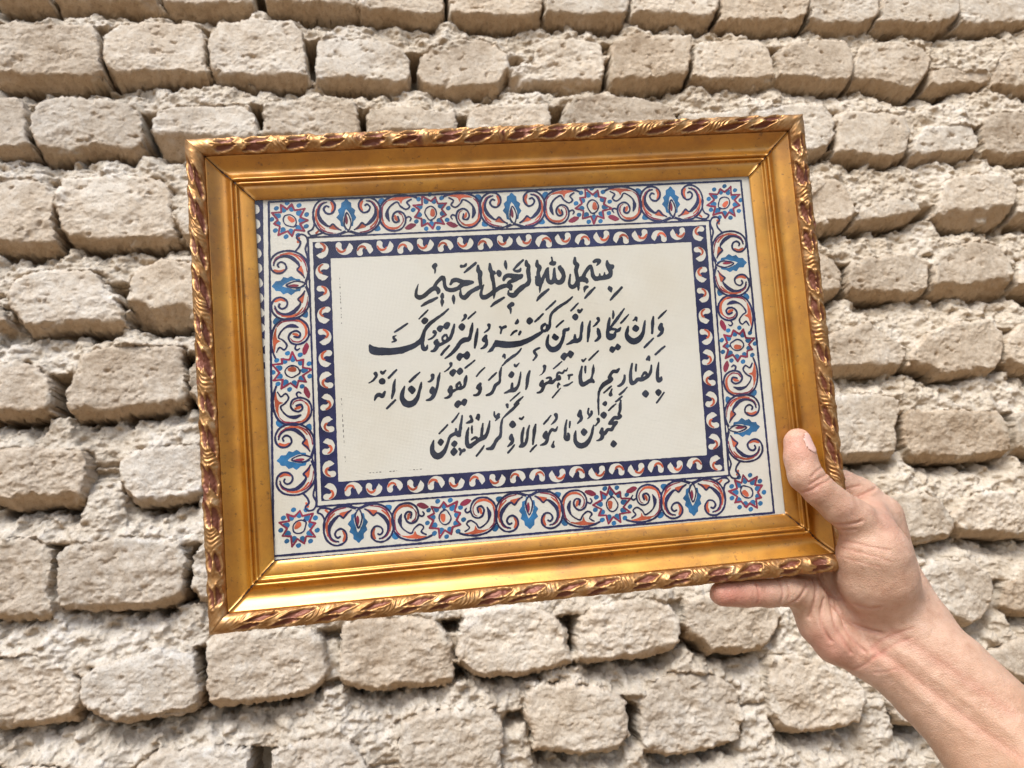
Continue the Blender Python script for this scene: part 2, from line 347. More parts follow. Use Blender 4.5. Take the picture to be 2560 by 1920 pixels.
[[0.162,0.086],[0.227,0.092],[0.292,0.078],[0.295,0.043],[0.287,0.004],[0.213,0.006],[0.153,0.017]],
[[0.307,0.076],[0.374,0.082],[0.441,0.068],[0.443,0.032],[0.433,-0.008],[0.357,-0.006],[0.295,0.006]],
[[0.463,0.065],[0.532,0.071],[0.601,0.057],[0.603,0.02],[0.591,-0.021],[0.512,-0.019],[0.449,-0.007]],
[[0.616,0.054],[0.689,0.06],[0.759,0.045],[0.76,0.009],[0.747,-0.033],[0.666,-0.031],[0.6,-0.019]],
[[-1.149,1.347],[-1.146,1.427],[-1.124,1.445],[-0.986,1.447],[-0.972,1.427],[-0.973,1.337],[-0.986,1.327],[-1.134,1.33]],
[[-0.955,1.347],[-0.952,1.427],[-0.93,1.445],[-0.808,1.447],[-0.794,1.427],[-0.795,1.337],[-0.808,1.327],[-0.94,1.33]],
[[-0.777,1.347],[-0.774,1.427],[-0.752,1.445],[-0.622,1.447],[-0.608,1.427],[-0.609,1.337],[-0.622,1.327],[-0.762,1.33]],
[[-0.591,1.347],[-0.588,1.427],[-0.566,1.445],[-0.42,1.447],[-0.406,1.427],[-0.407,1.337],[-0.42,1.327],[-0.576,1.33]],
[[-0.389,1.347],[-0.386,1.427],[-0.364,1.445],[-0.218,1.447],[-0.204,1.427],[-0.205,1.337],[-0.218,1.327],[-0.374,1.33]],
[[-0.187,1.347],[-0.184,1.427],[-0.162,1.445],[-0.047,1.447],[-0.033,1.427],[-0.034,1.337],[-0.047,1.327],[-0.172,1.33]],
[[-0.016,1.347],[-0.013,1.427],[0.009,1.445],[0.127,1.447],[0.141,1.427],[0.14,1.337],[0.127,1.327],[-0.001,1.33]],
[[0.158,1.347],[0.161,1.427],[0.183,1.445],[0.295,1.447],[0.309,1.427],[0.308,1.337],[0.295,1.327],[0.173,1.33]],
[[0.326,1.347],[0.329,1.427],[0.351,1.445],[0.479,1.447],[0.493,1.427],[0.492,1.337],[0.479,1.327],[0.341,1.33]],
[[0.51,1.347],[0.513,1.427],[0.535,1.445],[0.646,1.447],[0.66,1.427],[0.659,1.337],[0.646,1.327],[0.525,1.33]],
[[0.677,1.347],[0.68,1.427],[0.702,1.445],[0.83,1.447],[0.844,1.427],[0.843,1.337],[0.83,1.327],[0.692,1.33]],
[[0.861,1.347],[0.864,1.427],[0.886,1.445],[1.022,1.447],[1.036,1.427],[1.035,1.337],[1.022,1.327],[0.876,1.33]],
[[1.053,1.347],[1.056,1.427],[1.078,1.445],[1.199,1.447],[1.213,1.427],[1.212,1.337],[1.199,1.327],[1.068,1.33]],
[[1.23,1.347],[1.233,1.427],[1.255,1.445],[1.392,1.447],[1.406,1.427],[1.405,1.337],[1.392,1.327],[1.245,1.33]],
[[1.423,1.347],[1.426,1.427],[1.448,1.445],[1.582,1.447],[1.596,1.427],[1.595,1.337],[1.582,1.327],[1.438,1.33]],
[[1.613,1.347],[1.616,1.427],[1.638,1.445],[1.749,1.447],[1.763,1.427],[1.762,1.337],[1.749,1.327],[1.628,1.33]],
[[1.78,1.347],[1.783,1.427],[1.805,1.445],[1.937,1.447],[1.951,1.427],[1.95,1.337],[1.937,1.327],[1.795,1.33]],
[[-1.106,1.196],[-1.103,1.276],[-1.081,1.294],[-0.954,1.296],[-0.94,1.276],[-0.941,1.186],[-0.954,1.176],[-1.091,1.179]],
[[-0.923,1.196],[-0.92,1.276],[-0.898,1.294],[-0.777,1.296],[-0.763,1.276],[-0.764,1.186],[-0.777,1.176],[-0.908,1.179]],
[[-0.746,1.196],[-0.743,1.276],[-0.721,1.294],[-0.583,1.296],[-0.569,1.276],[-0.57,1.186],[-0.583,1.176],[-0.731,1.179]],
[[-0.552,1.196],[-0.549,1.276],[-0.527,1.294],[-0.399,1.296],[-0.385,1.276],[-0.386,1.186],[-0.399,1.176],[-0.537,1.179]],
[[-0.368,1.196],[-0.365,1.276],[-0.343,1.294],[-0.227,1.296],[-0.213,1.276],[-0.214,1.186],[-0.227,1.176],[-0.353,1.179]],
[[-0.196,1.196],[-0.193,1.276],[-0.171,1.294],[-0.039,1.296],[-0.025,1.276],[-0.026,1.186],[-0.039,1.176],[-0.181,1.179]],
[[-0.008,1.196],[-0.005,1.276],[0.017,1.294],[0.158,1.296],[0.172,1.276],[0.171,1.186],[0.158,1.176],[0.007,1.179]],
[[0.189,1.196],[0.192,1.276],[0.214,1.294],[0.336,1.296],[0.35,1.276],[0.349,1.186],[0.336,1.176],[0.204,1.179]],
[[0.367,1.196],[0.37,1.276],[0.392,1.294],[0.511,1.296],[0.525,1.276],[0.524,1.186],[0.511,1.176],[0.382,1.179]],
[[0.542,1.196],[0.545,1.276],[0.567,1.294],[0.692,1.296],[0.706,1.276],[0.705,1.186],[0.692,1.176],[0.557,1.179]],
[[0.723,1.196],[0.726,1.276],[0.748,1.294],[0.896,1.296],[0.91,1.276],[0.909,1.186],[0.896,1.176],[0.738,1.179]],
[[0.927,1.196],[0.93,1.276],[0.952,1.294],[1.101,1.296],[1.115,1.276],[1.114,1.186],[1.101,1.176],[0.942,1.179]],
[[1.132,1.196],[1.135,1.276],[1.157,1.294],[1.294,1.296],[1.308,1.276],[1.307,1.186],[1.294,1.176],[1.147,1.179]],
[[1.325,1.196],[1.328,1.276],[1.35,1.294],[1.496,1.296],[1.51,1.276],[1.509,1.186],[1.496,1.176],[1.34,1.179]],
[[1.527,1.196],[1.53,1.276],[1.552,1.294],[1.696,1.296],[1.71,1.276],[1.709,1.186],[1.696,1.176],[1.542,1.179]],
[[1.727,1.196],[1.73,1.276],[1.752,1.294],[1.877,1.296],[1.891,1.276],[1.89,1.186],[1.877,1.176],[1.742,1.179]],
[[-1.081,1.045],[-1.078,1.125],[-1.056,1.143],[-0.92,1.145],[-0.906,1.125],[-0.907,1.035],[-0.92,1.025],[-1.066,1.028]],
[[-0.889,1.045],[-0.886,1.125],[-0.864,1.143],[-0.731,1.145],[-0.717,1.125],[-0.718,1.035],[-0.731,1.025],[-0.874,1.028]],
[[1.664,1.045],[1.667,1.125],[1.689,1.143],[1.807,1.145],[1.821,1.125],[1.82,1.035],[1.807,1.025],[1.679,1.028]],
[[-1.144,0.894],[-1.141,0.974],[-1.119,0.992],[-1.005,0.994],[-0.991,0.974],[-0.992,0.884],[-1.005,0.874],[-1.129,0.877]],
[[-0.974,0.894],[-0.971,0.974],[-0.949,0.992],[-0.82,0.994],[-0.806,0.974],[-0.807,0.884],[-0.82,0.874],[-0.959,0.877]],
[[1.618,0.894],[1.621,0.974],[1.643,0.992],[1.792,0.994],[1.806,0.974],[1.805,0.884],[1.792,0.874],[1.633,0.877]],
[[-1.101,0.744],[-1.098,0.824],[-1.076,0.842],[-0.939,0.844],[-0.925,0.824],[-0.926,0.734],[-0.939,0.724],[-1.086,0.727]],
[[-0.908,0.744],[-0.905,0.824],[-0.883,0.842],[-0.747,0.844],[-0.733,0.824],[-0.734,0.734],[-0.747,0.724],[-0.893,0.727]],
[[1.445,0.744],[1.448,0.824],[1.47,0.842],[1.607,0.844],[1.621,0.824],[1.62,0.734],[1.607,0.724],[1.46,0.727]],
[[1.638,0.744],[1.641,0.824],[1.663,0.842],[1.795,0.844],[1.809,0.824],[1.808,0.734],[1.795,0.724],[1.653,0.727]],
[[-1.173,0.593],[-1.17,0.673],[-1.148,0.691],[-1.027,0.693],[-1.013,0.673],[-1.014,0.583],[-1.027,0.573],[-1.158,0.576]],
[[-0.996,0.593],[-0.993,0.673],[-0.971,0.691],[-0.824,0.693],[-0.81,0.673],[-0.811,0.583],[-0.824,0.573],[-0.981,0.576]],
[[1.485,0.593],[1.488,0.673],[1.51,0.691],[1.649,0.693],[1.663,0.673],[1.662,0.583],[1.649,0.573],[1.5,0.576]],
[[1.68,0.593],[1.683,0.673],[1.705,0.691],[1.846,0.693],[1.86,0.673],[1.859,0.583],[1.846,0.573],[1.695,0.576]],
[[-1.213,0.442],[-1.21,0.522],[-1.188,0.54],[-1.044,0.542],[-1.03,0.522],[-1.031,0.432],[-1.044,0.422],[-1.198,0.425]],
[[-1.013,0.442],[-1.01,0.522],[-0.988,0.54],[-0.856,0.542],[-0.842,0.522],[-0.843,0.432],[-0.856,0.422],[-0.998,0.425]],
[[-0.825,0.442],[-0.822,0.522],[-0.8,0.54],[-0.686,0.542],[-0.672,0.522],[-0.673,0.432],[-0.686,0.422],[-0.81,0.425]],
[[1.382,0.442],[1.385,0.522],[1.407,0.54],[1.534,0.542],[1.548,0.522],[1.547,0.432],[1.534,0.422],[1.397,0.425]],
[[1.565,0.442],[1.568,0.522],[1.59,0.54],[1.702,0.542],[1.716,0.522],[1.715,0.432],[1.702,0.422],[1.58,0.425]],
[[1.733,0.442],[1.736,0.522],[1.758,0.54],[1.876,0.542],[1.89,0.522],[1.889,0.432],[1.876,0.422],[1.748,0.425]],
[[-1.176,0.291],[-1.173,0.371],[-1.151,0.389],[-1.015,0.391],[-1.001,0.371],[-1.002,0.281],[-1.015,0.271],[-1.161,0.274]],
[[-0.984,0.291],[-0.981,0.371],[-0.959,0.389],[-0.83,0.391],[-0.816,0.371],[-0.817,0.281],[-0.83,0.271],[-0.969,0.274]],
[[-0.799,0.291],[-0.796,0.371],[-0.774,0.389],[-0.653,0.391],[-0.639,0.371],[-0.64,0.281],[-0.653,0.271],[-0.784,0.274]],
[[1.405,0.291],[1.408,0.371],[1.43,0.389],[1.567,0.391],[1.581,0.371],[1.58,0.281],[1.567,0.271],[1.42,0.274]],
[[1.598,0.291],[1.601,0.371],[1.623,0.389],[1.769,0.391],[1.783,0.371],[1.782,0.281],[1.769,0.271],[1.613,0.274]],
[[-1.118,0.141],[-1.115,0.221],[-1.093,0.239],[-0.98,0.241],[-0.966,0.221],[-0.967,0.131],[-0.98,0.121],[-1.103,0.124]],
[[-0.949,0.141],[-0.946,0.221],[-0.924,0.239],[-0.78,0.241],[-0.766,0.221],[-0.767,0.131],[-0.78,0.121],[-0.934,0.124]],
[[1.294,0.141],[1.297,0.221],[1.319,0.239],[1.464,0.241],[1.478,0.221],[1.477,0.131],[1.464,0.121],[1.309,0.124]],
[[1.495,0.141],[1.498,0.221],[1.52,0.239],[1.636,0.241],[1.65,0.221],[1.649,0.131],[1.636,0.121],[1.51,0.124]],
[[1.667,0.141],[1.67,0.221],[1.692,0.239],[1.837,0.241],[1.851,0.221],[1.85,0.131],[1.837,0.121],[1.682,0.124]],
[[-1.187,-0.01],[-1.184,0.07],[-1.162,0.088],[-1.013,0.09],[-0.999,0.07],[-1.0,-0.02],[-1.013,-0.03],[-1.172,-0.027]],
[[-0.982,-0.01],[-0.979,0.07],[-0.957,0.088],[-0.832,0.09],[-0.818,0.07],[-0.819,-0.02],[-0.832,-0.03],[-0.967,-0.027]],
[[-0.801,-0.01],[-0.798,0.07],[-0.776,0.088],[-0.658,0.09],[-0.644,0.07],[-0.645,-0.02],[-0.658,-0.03],[-0.786,-0.027]],
[[1.254,-0.01],[1.257,0.07],[1.279,0.088],[1.422,0.09],[1.436,0.07],[1.435,-0.02],[1.422,-0.03],[1.269,-0.027]],
[[1.453,-0.01],[1.456,0.07],[1.478,0.088],[1.622,0.09],[1.636,0.07],[1.635,-0.02],[1.622,-0.03],[1.468,-0.027]],
[[1.653,-0.01],[1.656,0.07],[1.678,0.088],[1.801,0.09],[1.815,0.07],[1.814,-0.02],[1.801,-0.03],[1.668,-0.027]],
[[-1.109,-0.161],[-1.106,-0.081],[-1.084,-0.063],[-0.957,-0.061],[-0.943,-0.081],[-0.944,-0.171],[-0.957,-0.181],[-1.094,-0.178]],
[[-0.926,-0.161],[-0.923,-0.081],[-0.901,-0.063],[-0.769,-0.061],[-0.755,-0.081],[-0.756,-0.171],[-0.769,-0.181],[-0.911,-0.178]],
[[1.169,-0.161],[1.172,-0.081],[1.194,-0.063],[1.338,-0.061],[1.352,-0.081],[1.351,-0.171],[1.338,-0.181],[1.184,-0.178]],
[[1.369,-0.161],[1.372,-0.081],[1.394,-0.063],[1.506,-0.061],[1.52,-0.081],[1.519,-0.171],[1.506,-0.181],[1.384,-0.178]],
[[1.537,-0.161],[1.54,-0.081],[1.562,-0.063],[1.674,-0.061],[1.688,-0.081],[1.687,-0.171],[1.674,-0.181],[1.552,-0.178]],
[[1.705,-0.161],[1.708,-0.081],[1.73,-0.063],[1.87,-0.061],[1.884,-0.081],[1.883,-0.171],[1.87,-0.181],[1.72,-0.178]],
[[-1.113,-0.312],[-1.11,-0.232],[-1.088,-0.214],[-0.957,-0.212],[-0.943,-0.232],[-0.944,-0.322],[-0.957,-0.332],[-1.098,-0.329]],
[[-0.926,-0.312],[-0.923,-0.232],[-0.901,-0.214],[-0.785,-0.212],[-0.771,-0.232],[-0.772,-0.322],[-0.785,-0.332],[-0.911,-0.329]],
[[1.27,-0.312],[1.273,-0.232],[1.295,-0.214],[1.408,-0.212],[1.422,-0.232],[1.421,-0.322],[1.408,-0.332],[1.285,-0.329]],
[[1.439,-0.312],[1.442,-0.232],[1.464,-0.214],[1.581,-0.212],[1.595,-0.232],[1.594,-0.322],[1.581,-0.332],[1.454,-0.329]],
[[1.612,-0.312],[1.615,-0.232],[1.637,-0.214],[1.765,-0.212],[1.779,-0.232],[1.778,-0.322],[1.765,-0.332],[1.627,-0.329]],
[[-1.142,-0.462],[-1.139,-0.382],[-1.117,-0.364],[-0.983,-0.362],[-0.969,-0.382],[-0.97,-0.472],[-0.983,-0.482],[-1.127,-0.479]],
[[-0.952,-0.462],[-0.949,-0.382],[-0.927,-0.364],[-0.792,-0.362],[-0.778,-0.382],[-0.779,-0.472],[-0.792,-0.482],[-0.937,-0.479]],
[[-0.761,-0.462],[-0.758,-0.382],[-0.736,-0.364],[-0.611,-0.362],[-0.597,-0.382],[-0.598,-0.472],[-0.611,-0.482],[-0.746,-0.479]],
[[-0.58,-0.462],[-0.577,-0.382],[-0.555,-0.364],[-0.421,-0.362],[-0.407,-0.382],[-0.408,-0.472],[-0.421,-0.482],[-0.565,-0.479]],
[[-0.39,-0.462],[-0.387,-0.382],[-0.365,-0.364],[-0.248,-0.362],[-0.234,-0.382],[-0.235,-0.472],[-0.248,-0.482],[-0.375,-0.479]],
[[-0.217,-0.462],[-0.214,-0.382],[-0.192,-0.364],[-0.071,-0.362],[-0.057,-0.382],[-0.058,-0.472],[-0.071,-0.482],[-0.202,-0.479]],
[[0.158,-0.462],[0.161,-0.382],[0.183,-0.364],[0.299,-0.362],[0.313,-0.382],[0.312,-0.472],[0.299,-0.482],[0.173,-0.479]],
[[0.866,-0.462],[0.869,-0.382],[0.891,-0.364],[1.001,-0.362],[1.015,-0.382],[1.014,-0.472],[1.001,-0.482],[0.881,-0.479]],
[[1.032,-0.462],[1.035,-0.382],[1.057,-0.364],[1.168,-0.362],[1.182,-0.382],[1.181,-0.472],[1.168,-0.482],[1.047,-0.479]],
[[1.199,-0.462],[1.202,-0.382],[1.224,-0.364],[1.352,-0.362],[1.366,-0.382],[1.365,-0.472],[1.352,-0.482],[1.214,-0.479]],
[[1.383,-0.462],[1.386,-0.382],[1.408,-0.364],[1.525,-0.362],[1.539,-0.382],[1.538,-0.472],[1.525,-0.482],[1.398,-0.479]],
[[1.556,-0.462],[1.559,-0.382],[1.581,-0.364],[1.718,-0.362],[1.732,-0.382],[1.731,-0.472],[1.718,-0.482],[1.571,-0.479]],
[[1.749,-0.462],[1.752,-0.382],[1.774,-0.364],[1.916,-0.362],[1.93,-0.382],[1.929,-0.472],[1.916,-0.482],[1.764,-0.479]],
[[-1.154,-0.613],[-1.151,-0.533],[-1.129,-0.515],[-0.991,-0.513],[-0.977,-0.533],[-0.978,-0.623],[-0.991,-0.633],[-1.139,-0.63]],
[[-0.96,-0.613],[-0.957,-0.533],[-0.935,-0.515],[-0.809,-0.513],[-0.795,-0.533],[-0.796,-0.623],[-0.809,-0.633],[-0.945,-0.63]],
[[-0.778,-0.613],[-0.775,-0.533],[-0.753,-0.515],[-0.641,-0.513],[-0.627,-0.533],[-0.628,-0.623],[-0.641,-0.633],[-0.763,-0.63]],
[[-0.61,-0.613],[-0.607,-0.533],[-0.585,-0.515],[-0.458,-0.513],[-0.444,-0.533],[-0.445,-0.623],[-0.458,-0.633],[-0.595,-0.63]],
[[-0.427,-0.613],[-0.424,-0.533],[-0.402,-0.515],[-0.277,-0.513],[-0.263,-0.533],[-0.264,-0.623],[-0.277,-0.633],[-0.412,-0.63]],
[[-0.246,-0.613],[-0.243,-0.533],[-0.221,-0.515],[-0.087,-0.513],[-0.073,-0.533],[-0.074,-0.623],[-0.087,-0.633],[-0.231,-0.63]],
[[-0.056,-0.613],[-0.053,-0.533],[-0.031,-0.515],[0.084,-0.513],[0.098,-0.533],[0.097,-0.623],[0.084,-0.633],[-0.041,-0.63]],
[[0.115,-0.613],[0.118,-0.533],[0.14,-0.515],[0.26,-0.513],[0.274,-0.533],[0.273,-0.623],[0.26,-0.633],[0.13,-0.63]],
[[0.291,-0.613],[0.294,-0.533],[0.316,-0.515],[0.458,-0.513],[0.472,-0.533],[0.471,-0.623],[0.458,-0.633],[0.306,-0.63]],
[[0.489,-0.613],[0.492,-0.533],[0.514,-0.515],[0.635,-0.513],[0.649,-0.533],[0.648,-0.623],[0.635,-0.633],[0.504,-0.63]],
[[0.666,-0.613],[0.669,-0.533],[0.691,-0.515],[0.817,-0.513],[0.831,-0.533],[0.83,-0.623],[0.817,-0.633],[0.681,-0.63]],
[[0.848,-0.613],[0.851,-0.533],[0.873,-0.515],[1.021,-0.513],[1.035,-0.533],[1.034,-0.623],[1.021,-0.633],[0.863,-0.63]],
[[1.052,-0.613],[1.055,-0.533],[1.077,-0.515],[1.198,-0.513],[1.212,-0.533],[1.211,-0.623],[1.198,-0.633],[1.067,-0.63]],
[[1.229,-0.613],[1.232,-0.533],[1.254,-0.515],[1.369,-0.513],[1.383,-0.533],[1.382,-0.623],[1.369,-0.633],[1.244,-0.63]],
[[1.4,-0.613],[1.403,-0.533],[1.425,-0.515],[1.563,-0.513],[1.577,-0.533],[1.576,-0.623],[1.563,-0.633],[1.415,-0.63]],
[[1.594,-0.613],[1.597,-0.533],[1.619,-0.515],[1.752,-0.513],[1.766,-0.533],[1.765,-0.623],[1.752,-0.633],[1.609,-0.63]]]
WX0, WX1, WY0, WY1, CELL = -1.072, 1.778, -0.637, 1.343, 0.00150
nx, ny = int((WX1 - WX0) / CELL) + 1, int((WY1 - WY0) / CELL) + 1
gx = WX0 + np.arange(nx) * CELL
gy = WY0 + np.arange(ny) * CELL
X, Y = np.meshgrid(gx.astype(np.float32), gy.astype(np.float32))
def winpoly(P, pad):
    P = np.asarray(P, float)
    i0 = max(int((P[:, 0].min() - pad - WX0) / CELL), 0)
    i1 = min(int((P[:, 0].max() + pad - WX0) / CELL) + 2, nx)
    j0 = max(int((P[:, 1].min() - pad - WY0) / CELL), 0)
    j1 = min(int((P[:, 1].max() + pad - WY0) / CELL) + 2, ny)
    return i0, i1, j0, j1
def sd_poly(P, x, y):
    d = np.full(x.shape, 1e9, np.float32)
    ins = np.zeros(x.shape, bool)
    n = len(P)
    for i in range(n):
        ax, ay = P[i]
        bx, by = P[(i + 1) % n]
        ex, ey = bx - ax, by - ay
        px, py = x - ax, y - ay
        t = np.clip((px * ex + py * ey) / (ex * ex + ey * ey + 1e-12), 0, 1)
        d = np.minimum(d, (px - t * ex) ** 2 + (py - t * ey) ** 2)
        c = ((ay > y) != (by > y)) & (x < (bx - ax) * (y - ay) / (by - ay + 1e-12) + ax)
        ins ^= c
    return np.where(ins, -np.sqrt(d), np.sqrt(d))

wob = -0.0005 + 0.0022 * fbm(X / 0.026, Y / 0.026, 1, 3) + 0.0007 * fbm(X / 0.006, Y / 0.006, 2, 2)
owner = np.full(X.shape, -1, np.int32)
dist_in = np.full(X.shape, -1.0, np.float32)
cool = np.clip(0.55 - 0.75 * (X - 0.1) - 0.55 * (Y - 0.30) + 0.35 * fbm(X / 0.22, Y / 0.16, 430, 3), 0, 1)
brick_h = np.full(X.shape, -1.0, np.float32)
tint = np.zeros(X.shape, np.float32)
fr = np.random.RandomState(5)
ROUGH_LOW = 0.0
for bi, P in enumerate(BRICKS):
    P = np.array(P, float)
    i0, i1, j0, j1 = winpoly(P, 0.012)
    if i1 <= i0 + 2 or j1 <= j0 + 2:
        continue
    x, y = X[j0:j1, i0:i1], Y[j0:j1, i0:i1]
    d = -(sd_poly(P, x, y)) + wob[j0:j1, i0:i1]
    cx, cy = P.mean(0)
    hw, hh = np.ptp(P[:, 0]) / 2, np.ptp(P[:, 1]) / 2
    low = np.clip((1.223 - cy - 0.55) / 0.75, 0, 1)          # lower courses are more worn
    off = fr.normal(0, 0.0042)
    tx, ty = fr.normal(0, 0.020), fr.normal(0.0, 0.022)
    R = 0.005 + 0.004 * fr.rand() + 0.002 * low
    face = off + tx * (x - cx) + ty * (y - cy)
    yr = np.clip((y - (cy - hh)) / (2 * hh), 0, 1)
    worn = np.clip(0.35 + 0.9 * (0.75 - yr) + 0.5 * fbm(x / 0.06, y / 0.05, bi + 140, 2) + 0.3 * low, 0.15, 1.3)
    face += (0.0020 + 0.0008 * low) * fbm(x / 0.045, y / 0.045, bi + 10, 3)
    face += (0.0007 + 0.0002 * low) * worn * fbm(x / 0.012, y / 0.008, bi + 50, 4, 0.65)
    face += 0.0009 * (0.4 + 0.6 * worn) * fbm(x / 0.0040, y / 0.0032, bi + 80, 2)
    fl = fbm(x / 0.030, y / 0.016, bi + 160, 4, 0.55) * 2.2
    fq = fl - np.floor(fl)
    face += 0.0008 * worn * (np.floor(fl) + np.clip((fq - 0.75) * 4, 0, 1))      # flaked layers
    pit = np.clip(fbm(x / 0.016, y / 0.011, bi + 120, 3) - 0.78, 0, 1)
    face -= 0.009 * pit
    e = np.clip(d / R, 0, 1)
    edge = -0.85 * R * (1 - np.sqrt(np.clip(1 - (1 - e) ** 2, 0, 1)))
    # worn lower arris: an irregular sloping facet running back to the bed joint
    fh = 0.0 if fr.rand() < 0.62 else fr.uniform(0.12, 0.36)
    yb = cy - hh
    line = yb + 2 * hh * fh * (1 - 0.15 * low) + fr.normal(0, 0.12) * (x - cx) + 0.007 * fbm(x / 0.035, y * 0 + bi, bi + 33, 3)
    slope = fr.uniform(1.0, 2.0)
    fac_h = face.mean() + 0.002 - np.clip(line - y, -0.004, 1) * slope
    fac_h += 0.0018 * fbm(x / 0.016, y / 0.016, bi + 200, 4, 0.6)
    h = np.minimum(face, np.where(line - y > -0.004, fac_h, 1)) + edge
    # underside: runs back steeply from the lower arris to the bed joint
    din = d > 0
    ybx = np.where(din, y, 9).min(0)
    ybx = np.where(ybx > 5, yb, ybx)
    ybx = np.convolve(np.pad(ybx, 3, mode='edge'), np.ones(7) / 7, 'valid').astype(np.float32)
    q_ = y - ybx[None, :] - 0.002 * fbm(x / 0.014, y / 0.014, bi + 240, 3)
    und = face.mean() - np.clip(0.012 - q_, -0.004, 1) * 2.7 + 0.0016 * fbm(x / 0.0075, y / 0.0045, bi + 260, 3, 0.6)
    h = np.where(q_ < 0.016, np.minimum(h, und), h)
    if fr.rand() < 0.35:                                     # a knocked-off corner
        sx, sy = fr.choice([-1, 1]), fr.choice([-1, 1, 1])
        cut = (sx * (x - cx) / hw + sy * (y - cy) / hh) - fr.uniform(1.32, 1.6) + 0.10 * fbm(x / 0.03, y / 0.03, bi + 7, 3)
        h = np.minimum(h, face - np.clip(cut, -0.01, 2) * 0.035)
    h = np.maximum(h, -0.095)
    m = (d > 0) & (d > dist_in[j0:j1, i0:i1])
    owner[j0:j1, i0:i1][m] = bi
    dist_in[j0:j1, i0:i1][m] = d[m]
    brick_h[j0:j1, i0:i1][m] = h[m]
    tint[j0:j1, i0:i1][m] = fr.normal(0, 1)
isb = owner >= 0
# mortar: recessed and shadowed under the brick above, spilling out over the brick below
def scan(mask, axis, rev):
    """distance in cells to the last True cell along an axis"""
    a = np.moveaxis(mask, axis, 0)
    if rev:
        a = a[::-1]
    n = a.shape[0]
    idx = np.where(a, np.arange(n)[:, None], -100000)
    last = np.maximum.accumulate(idx, 0)
    dd = (np.arange(n)[:, None] - last)
    if rev:
        dd = dd[::-1]
    return np.moveaxis(dd, 0, axis).astype(np.float32) * CELL
du, dd_ = scan(isb, 0, True), scan(isb, 0, False)
dl, dr = scan(isb, 1, False), scan(isb, 1, True)
du, dd_ = np.minimum(du, 0.15), np.minimum(dd_, 0.15)
def blur_x(A, r):
    P_ = np.pad(A, ((0, 0), (r + 1, r)), mode='edge').cumsum(1, dtype=np.float64)
    return ((P_[:, 2 * r + 1:] - P_[:, :-2 * r - 1]) / (2 * r + 1)).astype(np.float32)
lmp = 0.010 * fbm(X / 0.020, Y / 0.016, 305, 3)                # ragged, not column by column
du, dd_ = np.maximum(blur_x(blur_x(du, 7), 7) + lmp, 0), np.maximum(blur_x(blur_x(dd_, 7), 7) - lmp, 0)
t = du / (du + dd_ + 1e-6)
lump = fbm(X / 0.021, Y / 0.014, 301, 4, 0.55)
peb = fbm(X / 0.0075, Y / 0.0060, 320, 3, 0.6)
lowf = fbm(X / 0.11, Y / 0.09, 330, 2)
wa = worley(X / 0.017 + 0.5 * lump, Y / 0.013 + 0.5 * peb, 3)
wb = worley(X / 0.0075 + 0.3 * peb, Y / 0.0065, 5)
cr1 = np.sqrt(np.clip(1 - (wa[0] / 0.72) ** 2, 0, 1))
cr2 = np.sqrt(np.clip(1 - (wb[0] / 0.72) ** 2, 0, 1))
crumb = np.clip(0.55 + 0.8 * fbm(X / 0.09, Y / 0.06, 390, 2), 0.1, 1.2)
deepen = np.clip(0.25 + 0.75 * np.clip((1.223 - Y - 0.45) / 0.8, 0, 1) + 0.6 * fbm(X / 0.13, Y / 0.10, 395, 2), 0, 1)
mort = -(0.036 + 0.034 * deepen * np.clip(1 - du / 0.045, 0, 1)) + 0.029 * np.clip(t, 0, 1) ** 0.62 + 0.0042 * lump + 0.0015 * peb + 0.0060 * lowf + 0.0007 * fbm(X / 0.003, Y / 0.003, 340, 2) + crumb * (0.0034 * cr1 + 0.0017 * cr2)
side = dl + dr
lowness = np.clip((1.223 - Y - 0.45) / 0.8, 0, 1)
fill = np.clip((lowf * 0.9 + fbm(X / 0.05, Y / 0.05, 350, 2) * 0.7 - 0.15 + 0.45 * lowness + np.clip((X - 0.25) * 0.8, 0, 0.45) - 0.25 - 0.5 * np.clip((Y - 0.15) * 3, 0, 1) * np.clip((0.75 - X) * 3, 0, 1)) * 2.2, 0, 1)
joint = (side < 0.050) & (np.minimum(du, dd_) > 0.010)
jd = np.clip((0.050 - side) / 0.022, 0, 1) * np.clip((np.minimum(du, dd_) - 0.010) / 0.012, 0, 1)
joint_h = -0.125 + 0.100 * fill + 0.004 * lump
mort = np.where(joint, mort * (1 - jd) + joint_h * jd, mort)
# dark bed gaps right under some bricks
gap = np.clip(1 - du / 0.012, 0, 1) * np.clip(0.75 + 0.9 * fbm(X / 0.08, Y / 0.2, 360, 2), 0, 1)
mort -= 0.050 * gap
Hh = np.where(isb, np.maximum(brick_h, -0.11), mort)
# mortar smeared over the edges of some bricks
smear = np.clip((fbm(X / 0.07, Y / 0.045, 370, 3) + 0.35 * lowness - 0.50) * 3, 0, 1) * np.clip(1 - dist_in / 0.03, 0, 1) * np.clip(1 - 0.0 * X, 0, 1)
Hm = -0.004 + 0.006 * lump + 0.002 * peb
Hh = np.where(isb, np.maximum(Hh, Hh + smear * np.clip(Hm - Hh, 0, 0.012)), Hh)
